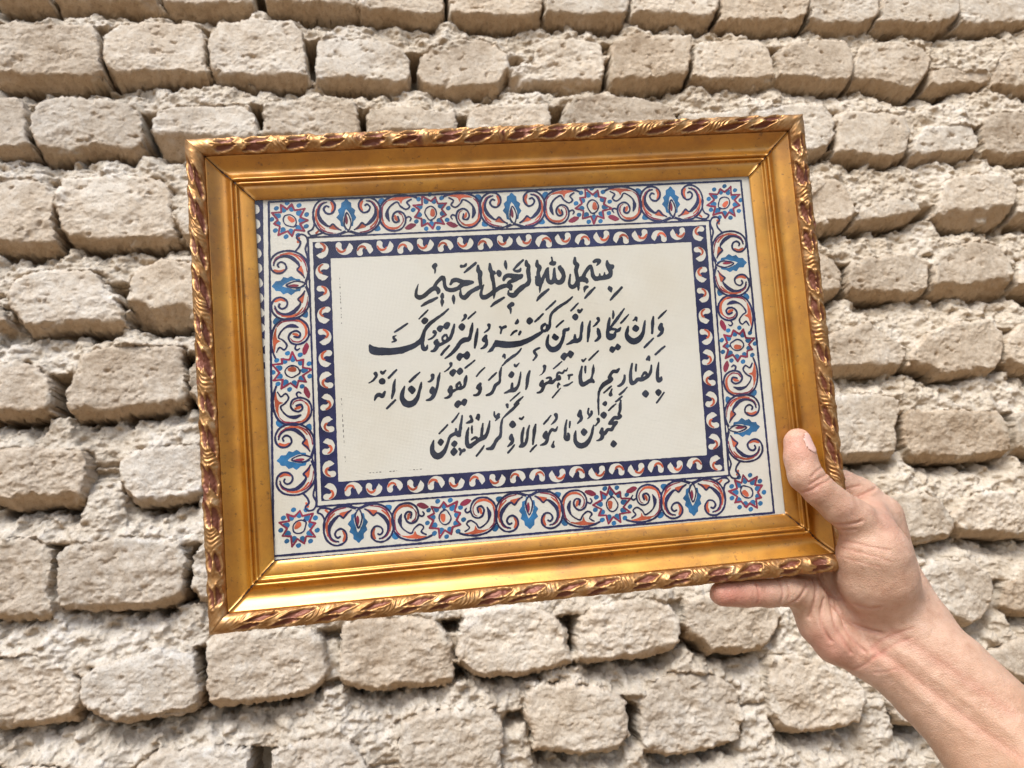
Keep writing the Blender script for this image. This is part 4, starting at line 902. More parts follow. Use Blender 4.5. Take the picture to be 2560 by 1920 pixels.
# calligraphy, one part per written line (pen strokes and dots in millimetres on the cloth)
TEXT = [
[[1,-1390,1163,9,-1418,1087,30,-1431,1011,49,-1396,974,64,-1334,985,60,-1270,1032,57,-1214,1075,60,-1152,1094,68,-1117,1053,60,-1127,1015,30],[1,-1174,1095,53,-1131,1170,49,-1074,1221,53,-1035,1234,60,-1024,1171,45,-1021,1109,45,-987,1060,57,-911,1052,60,-833,1074,57,-776,1117,64,-705,1140,79,-628,1143,41],[1,-939,1135,30,-909,1180,53,-854,1192,60,-803,1170,64,-728,1142,79],[1,-1136,1419,64,-1156,1401,57,-1140,1361,34,-1147,1311,15],[1,-767,1382,45,-733,1380,34,-709,1394,38,-698,1413,23],[1,-732,1290,26,-659,1344,44,-561,1417,34],[1,-533,1376,32,-531,1305,64,-510,1273,68,-520,1203,60,-518,1125,49,-522,1078,47,-590,1043,59,-669,1006,59,-727,951,62,-767,930,64,-810,964,44,-805,1049,19],[1,-362,1389,32,-364,1319,57,-345,1263,60,-343,1192,57,-331,1098,49,-330,1019,49,-335,957,38,-347,896,14],[1,-314,1269,45,-306,1253,38],[1,-474,1095,21,-506,1030,30,-524,954,45,-492,917,64,-437,929,59,-372,968,59,-323,1003,59,-243,1045,59,-164,1068,57,-111,1053,64,-98,1013,49],[0,-242,1300,-206,1262,-217,1216,-246,1198,-278,1235,-274,1282],[1,-139,1419,30,-140,1360,53,-135,1301,15],[1,-33,1291,26,39,1358,39,114,1420,26],[1,-23,1275,24,15,1265,39,55,1270,41,73,1300,19],[1,-184,1151,38,-162,1189,54,-113,1211,59,-37,1193,72,47,1180,72,76,1198,47],[1,46,1169,41,-34,1138,60,-97,1118,49,-123,1085,57,-95,1052,64],[1,156,1068,54,82,1033,62,-1,968,66,-51,924,69,-97,927,69,-130,952,39,-127,991,23],[1,-1367,849,26,-1303,887,45,-1225,917,47,-1143,954,32],[1,-1063,1003,32,-1068,965,57,-1074,934,32,-1075,888,54,-1083,830,15],[1,-911,970,27,-914,924,53,-912,854,15],[1,-395,782,23,-337,825,44,-200,898,30],[1,-93,794,68,-141,766,54,-122,726,38,-127,664,15],[1,160,1405,32,163,1345,64,189,1332,47,175,1258,62,176,1179,54,174,1109,56,123,1057,60,59,1030,57,-24,964,57],[1,316,1395,32,311,1336,59,339,1299,66,317,1226,54,318,1147,57,336,1083,68,326,1013,39,312,939,17],[1,281,1165,29,279,1102,41,295,1062,60,335,1067,60,370,1120,51,408,1189,47,444,1250,49,463,1284,29],[1,462,1280,29,448,1202,49,448,1108,59,484,1074,66,525,1095,59,543,1173,50,550,1251,39,552,1275,24],[1,543,1173,47,556,1093,63,601,1067,69,650,1087,69,679,1157,59,662,1229,69,631,1278,57,641,1301,29],[1,527,1434,23,533,1387,27,523,1352,45,546,1342,57,567,1357,41],[1,507,1345,45,545,1334,45],[1,863,1407,32,857,1336,57,889,1302,60,863,1232,59,868,1153,54,876,1066,56,878,1002,44,873,940,20],[1,775,1167,24,756,1089,36,751,1026,47,790,988,62,840,1013,51,868,1066,50,926,1094,79,995,1074,72,1004,1038,32],[1,951,1109,54,998,1193,50,1051,1253,50,1085,1276,38,1095,1211,50,1103,1131,59,1139,1089,66,1211,1093,62,1283,1100,69,1349,1124,69,1370,1186,54],[1,1200,1109,39,1204,1153,23],[1,1270,1121,47,1275,1168,19],[1,1328,1332,32,1331,1276,69,1375,1238,75,1396,1252,60],[1,1330,1268,62,1356,1203,64,1363,1147,47],[1,1134,1335,38,1179,1353,57,1218,1346,47,1199,1308,35,1168,1278,15],[1,1010,978,34,970,965,50,956,903,15],[1,956,816,23,1025,883,42,1111,960,26],[1,263,821,23,320,888,47,444,974,32],[0,1326,971,1371,936,1354,882,1337,875,1298,921,1310,960],[1,1323,765,23,1402,843,42,1506,936,32]],
[[1,-1414,670,23,-1346,731,27,-1281,788,19],[0,-1330,687,-1287,654,-1305,609,-1352,590,-1387,630,-1365,671],[1,-1764,509,23,-1666,564,35,-1580,616,26],[1,-1749,459,17,-1784,442,32,-1774,411,39,-1753,390,24,-1807,371,23],[1,-996,785,23,-1081,717,35,-1201,640,47,-1289,577,54,-1347,504,50,-1374,437,59,-1394,369,68,-1397,324,45],[0,-2114,362,-2071,328,-1924,299,-1783,289,-1571,317,-1446,377,-1374,445,-1364,367,-1413,317,-1507,263,-1607,224,-1692,199,-1819,193,-1924,193,-2028,200,-2101,220,-2135,268,-2132,336],[1,-1393,331,45,-1390,270,60,-1373,242,57,-1342,251,45,-1324,296,19],[0,-1029,604,-985,580,-1012,516,-1056,496,-1087,541,-1064,585],[0,-1130,563,-1083,540,-1106,488,-1138,463,-1180,505,-1162,546],[1,-1213,472,60,-1199,448,38,-1241,397,30,-1307,371,17],[1,-1187,355,41,-1201,318,75,-1171,324,38],[1,-1172,308,47,-1198,256,60,-1239,213,42,-1278,205,27],[1,-1190,271,41,-1112,304,44,-1033,345,47,-992,388,47,-954,478,45,-929,561,23],[1,-1073,420,38,-1108,388,29,-1105,346,36,-1064,335,38,-1038,376,29,-1054,419,34],[1,-1142,145,30,-1089,203,38,-1023,267,27],[0,-818,573,-777,531,-798,483,-837,466,-876,511,-853,556],[1,-768,674,53,-774,643,38,-823,600,17],[1,-730,629,27,-672,675,30,-619,718,21],[1,-674,556,27,-692,476,53,-717,393,42,-744,340,60,-805,333,72,-869,295,60,-928,222,53,-1010,144,45,-1093,92,23],[1,-608,474,23,-624,409,49,-641,333,50,-654,273,45,-668,212,30],[0,-776,170,-738,125,-761,73,-800,54,-839,97,-812,149],[0,-872,153,-833,116,-864,69,-900,40,-938,85,-915,137],[1,-861,103,45,-814,122,45],[1,-497,368,39,-524,316,73,-494,321,34,-499,254,47,-539,210,41,-583,193,24],[1,-445,518,50,-441,478,30,-481,440,26,-519,419,12],[1,-288,481,39,-266,466,37,-214,483,39],[1,-270,460,41,-289,390,20],[1,-33,578,16,-39,542,50,-61,520,39],[1,-148,354,21,-105,395,34,-63,412,33],[1,-8,395,37,-31,359,33],[0,147,593,187,550,170,514,127,485,87,527,104,569],[1,211,525,27,273,572,34,335,629,24],[1,383,683,25,463,746,33,529,802,24],[1,777,845,21,704,788,37,597,727,43,511,671,43,452,614,37,429,541,37,420,474,41,402,421,41,372,390,41],[1,353,482,36,304,448,42,299,401,39,337,382,41,374,410,39,379,460,36],[0,298,391,323,366,244,311,117,239,-14,194,-116,178,-216,176,-301,190,-380,203,-418,148,-492,130,-494,144,-425,222,-380,286,-353,298,-195,270,-35,269,75,299,172,336],[1,507,428,26,561,472,30,619,512,24],[1,390,321,20,368,262,41,359,195,55,384,136,73,435,109,82,498,128,73,550,182,56,590,260,47,610,333,47,620,373,50,675,383,42,691,409,16],[0,478,335,533,284,519,252,480,234,430,281,454,323],[0,804,605,841,562,824,522,788,503,744,548,768,587],[1,739,646,26,791,694,30,854,751,21],[0,676,79,727,42,709,-4,673,-32,643,7,647,54],[0,596,54,637,21,605,-30,576,-59,533,-12,557,33],[1,609,10,46,658,33,46],[1,891,473,24,876,408,45,855,309,42,841,243,50,796,209,63,737,209,60,686,188,42,638,170,23],[1,766,294,32,762,249,50,779,206,58],[1,847,644,40,859,618,37,899,657,32],[1,1003,479,21,980,401,47,962,302,47,941,195,31],[1,1120,508,52,1126,475,34,1084,431,32,1039,401,14],[1,1103,359,34,1111,308,61,1118,250,53,1085,210,45,1049,188,24],[1,1288,502,29,1264,415,50,1242,316,50,1243,241,64,1274,214,58,1327,240,56,1354,300,36,1403,322,52,1436,358,19],[1,1279,351,44,1362,335,36],[1,1254,265,48,1303,250,58,1338,264,40],[1,1511,626,21,1431,530,42,1355,443,42,1298,379,32,1278,339,40],[1,1348,603,21,1346,552,37,1335,499,24],[1,1446,424,29,1506,479,31,1567,538,21],[1,1799,434,21,1778,347,42,1747,249,53,1685,173,80,1606,145,92,1542,183,84,1514,248,61,1529,314,45,1546,367,21],[0,1662,382,1705,344,1693,303,1653,280,1601,317,1623,366],[1,1672,481,48,1676,438,24],[1,1626,446,20,1671,472,40],[1,1927,481,26,1910,406,47,1896,323,42,1886,248,34],[1,2035,364,48,2013,307,76,2043,313,42,2033,255,50,1995,215,40,1963,196,24],[1,2001,455,26,2058,506,32,2127,561,21],[1,1753,47,32,1832,117,34,1897,171,23],[0,1372,128,1413,88,1394,51,1359,33,1324,73,1345,113],[0,1293,100,1336,59,1311,20,1280,1,1240,41,1263,90],[1,1306,57,40,1346,80,40],[1,1904,-64,29,1973,-10,34,2051,43,23]],
[[1,-2067,-54,57,-2058,-92,39,-2110,-149,27,-2164,-176,11],[1,-1984,-37,38,-1966,-53,42,-1923,-19,27],[0,-1971,-120,-1934,-154,-1946,-195,-1992,-212,-2027,-177,-2013,-133],[1,-1889,-127,30,-1830,-71,36,-1776,-22,24],[1,-2102,-420,21,-2072,-362,50,-2027,-351,54,-1991,-368,57,-1954,-315,27],[1,-1802,-152,20,-1821,-223,42,-1835,-312,50,-1854,-371,39,-1866,-412,23],[1,-1940,-545,29,-1888,-497,35,-1821,-441,24],[1,-1682,-263,23,-1709,-329,54,-1726,-403,66,-1701,-477,84,-1644,-511,94,-1567,-491,79,-1514,-427,57,-1482,-339,42,-1458,-265,39,-1447,-220,20],[0,-1577,-257,-1529,-312,-1550,-349,-1589,-372,-1636,-312,-1620,-275],[1,-1603,-197,35,-1535,-141,38,-1456,-79,24],[1,-1283,-137,57,-1286,-179,42,-1323,-214,27,-1349,-216,17],[1,-1179,-106,20,-1203,-177,42,-1220,-252,39,-1241,-326,39,-1275,-384,53],[1,-1296,-314,53,-1307,-359,75,-1273,-354,38],[1,-1266,-370,47,-1297,-428,53,-1341,-466,45,-1394,-474,26],[1,-1020,12,50,-1022,-22,32,-1063,-65,24,-1114,-94,11],[0,-888,-53,-852,-99,-875,-136,-915,-156,-949,-112,-924,-75],[0,-983,-62,-948,-96,-974,-140,-1007,-172,-1051,-123,-1027,-83],[1,-824,-63,23,-756,-18,27,-684,34,21],[1,-814,-175,27,-833,-234,50,-854,-309,39,-902,-344,42,-947,-340,38],[1,-919,-262,36,-957,-290,36,-958,-332,38,-917,-336,38,-901,-290,32],[1,-956,-347,35,-1018,-373,39,-1050,-393,53],[1,-1044,-318,53,-1059,-362,75],[1,-1041,-379,47,-1060,-431,45,-1100,-458,35,-1138,-463,20],[0,-860,-487,-826,-517,-847,-568,-880,-594,-915,-555,-899,-503],[0,-952,-507,-910,-541,-944,-591,-976,-617,-1014,-574,-992,-527],[1,-941,-561,41,-887,-539,41],[1,-633,-302,45,-660,-350,72,-629,-349,35],[1,-635,-371,47,-659,-430,45,-702,-454,35,-736,-451,20],[1,-263,86,33,-284,60,24],[1,-260,80,39,-258,40,24],[1,-14,158,16,-72,94,34,-162,39,40,-240,-11,34,-306,-71,18],[1,-128,-68,34,-111,-88,34,-62,-48,16],[1,245,147,28,178,120,37,166,90,40,193,39,37,141,-22,22],[1,-676,-191,23,-617,-131,29,-552,-78,22],[1,-508,-256,23,-452,-208,29,-393,-160,22],[1,-317,-95,24,-338,-158,40,-350,-236,34,-361,-297,40,-419,-335,46,-455,-400,43,-496,-452,43,-555,-466,30],[0,-175,-152,-139,-190,-160,-232,-192,-254,-231,-221,-211,-179],[1,-51,-175,16,-62,-239,31,-88,-329,34,-117,-388,43,-163,-422,60,-225,-429,45,-275,-447,31,-303,-454,24],[1,-183,-328,28,-193,-383,43,-187,-420,43],[1,76,-172,28,45,-247,49,29,-325,47,16,-380,37,3,-422,24],[1,294,-123,52,290,-166,37,254,-219,22,209,-246,7],[1,245,-329,42,223,-377,60,254,-367,37],[1,258,-398,48,228,-457,48,189,-482,31,158,-485,22],[1,252,-391,36,317,-353,36,373,-357,48,425,-324,36,464,-302,36],[1,307,-290,25,348,-281,34,371,-301,36,350,-337,43],[1,492,-273,37,495,-310,43,463,-320,36],[1,458,-301,37,463,-246,37,490,-223,34,539,-233,30,573,-199,28,597,-206,24,619,-165,13],[1,417,-163,22,480,-118,25,543,-70,19],[1,473,-377,34,458,-406,31,459,-437,18],[1,473,-380,34,487,-393,22],[1,370,-569,24,428,-509,25,492,-446,17],[1,-233,-572,23,-158,-514,25,-83,-458,17],[1,543,-415,20,598,-408,32,674,-370,15],[1,621,-273,30,676,-266,28],[1,635,-274,37,623,-327,18],[1,827,-161,23,802,-243,46,787,-328,53,802,-409,70,853,-405,58,899,-380,56,951,-369,63,971,-392,37],[1,993,-148,18,982,-227,44,961,-297,32,946,-347,42],[1,877,-165,28,870,-211,32,866,-254,23],[1,836,-68,32,853,-83,32,892,-50,21],[1,937,-75,27,1005,-18,30,1080,46,23],[1,1356,-232,30,1319,-265,51,1268,-262,46,1228,-302,42,1209,-344,56,1229,-368,63,1189,-401,62,1113,-439,62,1064,-493,46,1037,-549,35,1022,-627,32,1011,-712,30],[1,1109,-554,27,1164,-515,30,1223,-469,20],[1,1227,-512,18,1205,-554,32,1202,-586,60],[1,1427,-331,30,1418,-389,39,1384,-444,46,1337,-473,37,1315,-475,24],[1,1329,-599,27,1380,-560,32,1448,-503,18],[1,1553,-173,28,1526,-266,42,1512,-366,51,1523,-447,62,1569,-436,51,1609,-403,56,1660,-406,63,1721,-389,51,1767,-370,37,1810,-308,44,1830,-215,25],[1,1675,-360,32,1728,-309,37,1751,-340,32,1730,-375,32],[1,1611,-188,30,1603,-228,32,1595,-278,23],[1,1942,-179,18,1917,-279,42,1903,-380,51,1912,-439,58,1947,-427,49,1957,-395,32],[1,1805,-89,42,1776,-123,37],[1,1804,-103,49,1805,-136,28],[0,1719,-562,1759,-610,1740,-644,1701,-671,1655,-616,1681,-575],[0,1908,-559,1945,-602,1926,-637,1890,-663,1847,-609,1873,-571],[1,1855,-755,27,1910,-693,30,1973,-618,28],[1,1034,-532,31,1013,-676,29,1008,-780,27,1003,-859,20]],
[[1,-174,-629,36,-101,-567,36,-46,-525,24],[1,-1333,-1035,20,-1354,-1097,52,-1363,-1171,69,-1334,-1237,88,-1281,-1255,88,-1218,-1216,68,-1173,-1152,49,-1141,-1081,38,-1115,-1015,41,-1087,-990,49,-1031,-968,49,-990,-971,71,-960,-926,41,-944,-852,41,-914,-722,20],[1,-1016,-901,27,-1016,-949,42],[1,-992,-991,54,-978,-992,54],[0,-1234,-1018,-1194,-1056,-1209,-1092,-1244,-1118,-1285,-1076,-1265,-1037],[0,-1051,-1058,-1007,-1105,-1055,-1152,-1102,-1111],[0,-1058,-1152,-1016,-1206,-1038,-1244,-1080,-1271,-1118,-1218,-1094,-1179],[1,-986,-1184,38,-961,-1210,35,-927,-1203,49],[1,-965,-1217,42,-989,-1262,27],[1,-1249,-947,24,-1188,-894,29,-1129,-838,24],[1,-1059,-803,27,-1007,-746,29,-959,-685,19],[1,-839,-901,22,-865,-974,45,-875,-1055,53,-874,-1129,62,-842,-1156,67,-792,-1129,56,-735,-1093,53,-678,-1064,62,-629,-1047,62,-592,-1003,45,-565,-930,41,-541,-829,22],[1,-638,-856,18,-655,-936,38,-667,-1003,42,-664,-1051,54],[1,-811,-1067,29,-765,-1043,38,-739,-1052,38,-734,-1080,42],[1,-791,-878,18,-797,-925,34,-797,-973,22],[1,-800,-745,42,-789,-776,38,-795,-810,54,-864,-831,18],[1,-691,-739,48,-721,-775,34],[1,-688,-757,42,-695,-800,27],[1,-466,-705,22,-469,-753,31,-452,-789,24],[1,-407,-744,38,-429,-763,35,-410,-785,31,-462,-832,15],[1,-122,-615,37,-218,-697,37,-298,-756,31,-354,-806,18],[1,-281,-624,49,-277,-658,27],[1,-362,-823,24,-386,-903,38,-395,-984,38,-411,-1051,45,-462,-1094,52,-501,-1153,49,-539,-1204,58,-608,-1212,35],[1,-761,-1297,27,-705,-1238,34,-645,-1165,24],[1,-253,-1050,41,-260,-1090,73,-244,-1105,49,-255,-1152,49,-314,-1202,22],[0,-210,-848,-174,-899,-189,-932,-235,-954,-275,-905,-252,-866],[1,-115,-828,34,-92,-837,34,-62,-808,24],[1,-321,-1289,26,-269,-1239,29,-220,-1185,22],[1,-74,-962,24,-98,-1035,45,-111,-1116,41,-117,-1183,41,-154,-1218,24],[1,7,-934,20,-20,-1014,38,-38,-1108,38,-64,-1174,45,-109,-1211,49,-154,-1221,20],[1,100,-927,24,76,-1004,49,59,-1084,41,36,-1199,27],[1,-7,-1297,24,30,-1260,31,86,-1213,22],[1,213,-932,24,270,-875,29,324,-817,19],[1,397,-816,58,400,-864,38,364,-910,29,316,-947,14],[1,403,-985,22,368,-1034,38,321,-1016,45,281,-1068,38,258,-1100,41,247,-1147,41,215,-1199,48,144,-1221,24],[1,235,-1047,44,217,-1097,76,236,-1119,61],[1,338,-1178,18,317,-1221,29,314,-1248,58],[1,543,-899,24,518,-984,38,502,-1085,41,503,-1154,56,537,-1164,56,552,-1110,41,547,-1092,34],[1,586,-927,29,581,-961,33,572,-1005,22],[1,744,-787,41,733,-842,73],[1,752,-857,42,748,-905,41,695,-956,24],[1,869,-762,22,854,-817,34,871,-859,29],[1,907,-807,41,901,-841,42,869,-880,24,839,-904,10],[1,657,-1063,22,641,-1131,49,638,-1199,56,668,-1253,76,715,-1277,81,779,-1262,71,833,-1208,58,874,-1136,42,898,-1062,38,918,-1001,22],[0,779,-1032,824,-1083,806,-1116,765,-1144,723,-1089,741,-1056],[1,991,-924,52,992,-959,35,942,-1010,16],[0,1085,-822,1124,-858,1106,-898,1069,-922,1025,-878,1048,-838],[0,1116,-674,1139,-696,1128,-734,1106,-747,1070,-715,1091,-686],[1,1149,-812,23,1203,-767,29,1263,-727,20],[1,1341,-684,22,1324,-755,45,1314,-824,38,1292,-871,38,1310,-907,54,1273,-925,54,1224,-921,49,1178,-959,45,1139,-998,29,1196,-995,41,1260,-983,31,1206,-1038,45,1167,-1083,49,1118,-1079,49,1071,-1124,49,1035,-1141,61,1024,-1182,54,986,-1213,35,943,-1220,22],[1,1035,-1062,41,1018,-1112,67],[0,1188,-1236,1231,-1285,1208,-1314,1171,-1337,1133,-1294,1151,-1254],[1,1266,-692,26,1311,-664,29,1361,-626,22]]]
for li, items in enumerate(TEXT):
    Fd = field()
    for it in items:
        n = it[0]
        a = np.array(it[1:], float) / 20.0
        if n == 1:
            stroke(Fd, a.reshape(-1, 3))
        else:
            poly(Fd, a.reshape(-1, 2), 3 if len(a) < 16 else 2)
    v, f = contour_mesh(Fd - (0.09 if li == 0 else 0.06), ZC + 0.06)
    mesh('calligraphy_line', v * MM, f, i_text, cloth, smooth=False)

# narrow navy band with white hooked drops
LX, LY = 144.2, 92.9
def rect_sd(hx, hy):
    P = aff(np.array([(-hx, -hy), (hx, -hy), (hx, hy), (-hx, hy)]))
    return sd_poly(P, PX, PY)
band = np.maximum(rect_sd(141.2, 89.5), -rect_sd(129.3, 77.3))
drops, dred, dblue = field(), field(), field()
def drop(cx, cy, ang, flip, mir, sc_=1.12):
    ca, sa = math.cos(ang), math.sin(ang)
    rj = random.uniform(0.92, 1.06)
    def T(P):
        P = np.array(P, float)
        x, y = P[:, 0] * mir * sc_ * rj, P[:, 1] * flip * sc_ * rj
        q = np.stack([cx + ca * x - sa * y, cy + sa * x + ca * y], -1)
        q = aff(q)
        return np.concatenate([q, P[:, 2:] * sc_], 1) if P.shape[1] > 2 else q
    stroke(drops, T([(-3.0, -2.2, 3.7), (-3.0, -0.2, 3.4), (-1.7, 1.9, 3.1), (0.6, 2.5, 3.1), (2.7, 1.4, 3.5), (3.6, -0.5, 3.4)]))
    poly(drops, T([(2.0, -0.2), (5.4, 0.6), (4.9, -1.6), (3.2, -3.4), (2.4, -1.8)]), 1)
    stroke(dred, T([(-4.3, -0.6, 0.8), (-3.4, 1.0, 1.35), (-1.6, 2.0, 1.5), (0.4, 1.3, 1.2), (0.9, 0.2, 0.7)]))
for i in range(9):
    for sgn in (-1, 1):
        for top in (1, -1):
            x = sgn * (i + 0.5) * 14.1
            fl = -1 if i % 2 == 0 else 1
            drop(x, top * 83.4 + (0.6 if fl < 0 else -0.6), 0, fl if top > 0 else -fl, -sgn if fl < 0 else -sgn)
for i in range(6):
    for sgn in (-1, 1):
        for lr in (-1, 1):
            y = sgn * (i + 0.5) * 15.2
            fl = (1 if i % 2 == 0 else -1) if i < 5 else -1
            drop(lr * 135.2, y, -lr * math.pi / 2, fl, sgn * lr)
Fn = np.maximum(band, -drops)
v, f = contour_mesh(Fn, ZC + 0.06)
nb = mesh('narrow_border', v * MM, f, i_navy, cloth, smooth=False)
v, f = contour_mesh(np.maximum(dred, band + 0.3), ZC + 0.12)
mesh('border_touch', v * MM, f, i_red, nb, smooth=False)

# wide border: scrolls, blue leaves and spiky flowers
navy, red, mar, blue, white = field(), field(), field(), field(), field()
for hx, hy, wd in ((LX, LY, 1.25),):
    navy = np.minimum(navy, np.abs(rect_sd(hx, hy)) - wd / 2)
OUT = np.array([(-178.6, -120.4), (170.2, -122.3), (172.0, 121.0), (-168.6, 122.4)])
navy = np.minimum(navy, np.abs(sd_poly(OUT, PX, PY)) - 0.75)
navy = np.minimum(navy, np.maximum(np.abs(PY + 124.3 + 0.0055 * PX) - 0.5, PX - 60))
# outer printed strip peeping out at the left, with white scallops, and second base line
strip = PX + 177.6 - 0.042 * PY
sc_d = field()
for i in range(-12, 13):
    stroke(sc_d, [(-179.6 + 0.012 * i * 10.4, i * 10.4 + 3, 6.4), (-179.8 + 0.012 * i * 10.4, i * 10.4 + 3.8, 6.4)])
navy = np.minimum(navy, np.maximum(strip, -sc_d))
U = 0.0834
def placer(cx, cy, ang, mir, ks=1.0, flip=1):
    ca, sa = math.cos(ang), math.sin(ang)
    def T(P):
        P = np.array(P, float)
        s = (P[:, 0] - 760) * U * mir * ks
        t = (858 - 0.0357 * (P[:, 0] - 760) - P[:, 1]) * U * flip
        q = aff(np.stack([cx + ca * s - sa * t, cy + sa * s + ca * t], -1))
        if P.shape[1] > 2:
            return np.concatenate([q, P[:, 2:] * U * 1.27], 1)
        return q
    return T
def W(pts, w):
    return [(x, y, w * 1.15) for x, y in pts]
def scroll_a(T):
    stroke(navy, T(W([(785, 990), (860, 1012), (940, 1000), (1000, 955), (1035, 890), (1040, 810), (1015, 740), (960, 702), (900, 707), (862, 745), (862, 795), (895, 830), (935, 820), (952, 785), (932, 760), (912, 768)], 11.5)))
    stroke(navy, T([(815, 978, 11), (850, 955, 11), (880, 918, 12), (910, 938, 12), (950, 912, 22), (985, 870, 26), (998, 825, 18), (990, 780, 12), (965, 742, 11), (925, 728, 10)]))
    poly(red, T([(812, 978), (845, 945), (878, 912), (900, 935), (915, 955), (860, 970)]))
    stroke(red, T([(885, 735, 18), (872, 775, 20), (884, 812, 16)]))
    stroke(red, T([(950, 955, 8), (1000, 905, 14), (1018, 850, 15), (1010, 780, 9)]))
    stroke(mar, T([(945, 725, 8), (985, 750, 13), (1002, 800, 13), (990, 860, 10)]))
    stroke(mar, T([(860, 1000, 5), (930, 985, 9), (985, 948, 10), (1015, 890, 6)]))
def scroll_b(T):
    stroke(navy, T(W([(1042, 775), (1080, 725), (1140, 694), (1220, 680), (1300, 690), (1345, 705)], 12)))
    stroke(navy, T(W([(1042, 785), (1030, 865), (1048, 935), (1100, 982), (1170, 988), (1222, 958), (1246, 900), (1232, 842), (1188, 822), (1150, 842), (1136, 888), (1158, 918), (1190, 905), (1182, 868)], 11.5)))
    stroke(navy, T([(1108, 905, 10), (1092, 860, 26), (1098, 815, 16), (1115, 785, 11), (1150, 755, 11), (1185, 742, 11), (1205, 775, 11), (1250, 805, 12), (1285, 780, 11), (1262, 745, 11), (1300, 718, 10)]))
    stroke(navy, T([(1245, 885, 10), (1275, 868, 12), (1292, 885, 12), (1280, 905, 9)]))
    stroke(red, T([(1048, 880, 9), (1066, 935, 15), (1110, 965, 17), (1170, 965, 15), (1205, 940, 9)]))
    stroke(red, T([(1160, 862, 14), (1168, 890, 20), (1185, 898, 14)]))
    poly(red, T([(1090, 735), (1150, 704), (1235, 692), (1320, 698), (1260, 712), (1225, 728), (1212, 765), (1198, 730), (1140, 725)]))
    poly(blue, T([(1022, 728), (1048, 705), (1075, 712), (1068, 742), (1045, 765), (1026, 748)]))
    poly(blue, T([(975, 985), (1000, 945), (1018, 940), (1035, 975), (1012, 992)]))
    stroke(mar, T([(1095, 735, 6), (1060, 775, 10), (1050, 850, 9), (1060, 905, 5)]))
    stroke(mar, T([(1200, 948, 5), (1226, 905, 9), (1218, 855, 8), (1190, 836, 5)]))
    poly(mar, T([(1232, 965), (1290, 925), (1335, 935), (1312, 962), (1270, 982)]))
def leaf(T):
    poly(blue, T([(757, 712), (780, 735), (798, 748), (799, 785), (830, 808), (818, 842), (836, 872), (812, 905), (806, 945), (780, 950), (768, 992), (745, 992), (728, 952), (704, 945), (700, 905), (672, 872), (694, 842), (684, 808), (712, 785), (714, 748), (735, 735)]), 2)
    poly(white, T([(752, 798), (785, 850), (797, 905), (776, 968), (758, 985), (738, 960), (722, 905), (736, 850)]))
    stroke(navy, T(W([(762, 985), (735, 940), (738, 880), (757, 832), (780, 870), (790, 925), (770, 985)], 9)))
    poly(mar, T([(748, 838), (764, 872), (764, 915), (752, 935), (738, 900), (738, 868)]))
    stroke(white, T(W([(715, 1008), (765, 985), (815, 1010)], 12)))
    stroke(navy, T(W([(700, 1018), (764, 995), (830, 1018)], 8)))
def flower(x, y, rot, r=12.6, n=9):
    c = aff([(x, y)])[0]
    pts = []
    for i in range(n):
        for rr, da in ((r * random.uniform(0.86, 1.12), 0), (r * 0.64, math.pi / n)):
            a = rot + i * 2 * math.pi / n + da + random.uniform(-0.09, 0.09)
            pts.append((c[0] + rr * math.cos(a), c[1] + rr * math.sin(a)))
    for i in range(len(pts)):
        a, b = pts[i], pts[(i + 1) % len(pts)]
        stroke(mar, [(*a, 1.35), (*b, 1.35)])
    for i in range(n):
        a = rot + i * 2 * math.pi / n
        q = (c[0] + 0.66 * r * math.cos(a), c[1] + 0.66 * r * math.sin(a))
        q2 = (c[0] + 0.80 * r * math.cos(a), c[1] + 0.80 * r * math.sin(a))
        stroke(blue, [(*q, 3.8), (*q2, 2.2)])
        a += math.pi / n
        q = (c[0] + 1.00 * r * math.cos(a), c[1] + 1.00 * r * math.sin(a))
        stroke(blue, [(*q, 3.0), (q[0] + .5, q[1] + .3, 3.0)])
    def L(P):
        P = np.array(P, float)
        ca, sa = math.cos(rot - math.pi / 2), math.sin(rot - math.pi / 2)
        q = np.stack([c[0] + ca * P[:, 0] - sa * P[:, 1], c[1] + sa * P[:, 0] + ca * P[:, 1]], -1)
        return np.concatenate([q, P[:, 2:]], 1)
    stroke(navy, L(W([(0.5, 5.6), (-2.0, 4.6), (-3.8, 1.8), (-3.4, -1.8), (-0.6, -4.3), (2.6, -3.2), (4.2, 0.0), (3.0, 3.2), (1.6, 5.4), (-0.6, 6.2)], 0.85)))
    poly(red, L([(-2.9, 2.2), (-1.6, 3.4), (0.4, 2.4), (0.2, -0.8), (-1.0, -2.6), (-2.6, -1.6)]))
BC = 107.2
for top in (1, -1):
    for lx in (-116.8, 0, 116.8):
        for m in (-1, 1):
            T = placer(lx, top * BC, 0, m, 1, top)
            scroll_a(T)
            if abs(lx + m * 58.4) < 60:
                scroll_b(T)
            else:
                stroke(navy, T(W([(1040, 820), (1032, 900), (1050, 950), (1085, 970), (1062, 1003), (1010, 1000), (960, 985)], 11)))
                stroke(red, T([(985, 955, 14), (1020, 985, 14)]))
        leaf(placer(lx, top * BC, 0, 1, 1, top))
    for fx in (-58.4, 58.4):
        flower(fx, top * (BC + 0.2), -top * math.pi / 2)
for lr in (-1, 1):
    ang = -lr * math.pi / 2
    for ly in (-60.0, 60.0):
        for m in (-1, 1):
            T = placer(lr * 157.8, ly, ang, m, 60 / 58.4)
            scroll_a(T)
            if (m * -lr * ly) < 0:
                scroll_b(T)
            else:
                stroke(navy, T(W([(900, 1012), (980, 1005), (1050, 985), (1110, 1005), (1160, 985), (1172, 940), (1145, 915), (1110, 945), (1070, 935), (1030, 900)], 11)))
                stroke(red, T([(1110, 925, 14), (1140, 935, 16)]))
        leaf(placer(lr * 157.8, ly, ang, 1))
    flower(lr * 158.3, 0, math.pi if lr > 0 else 0)
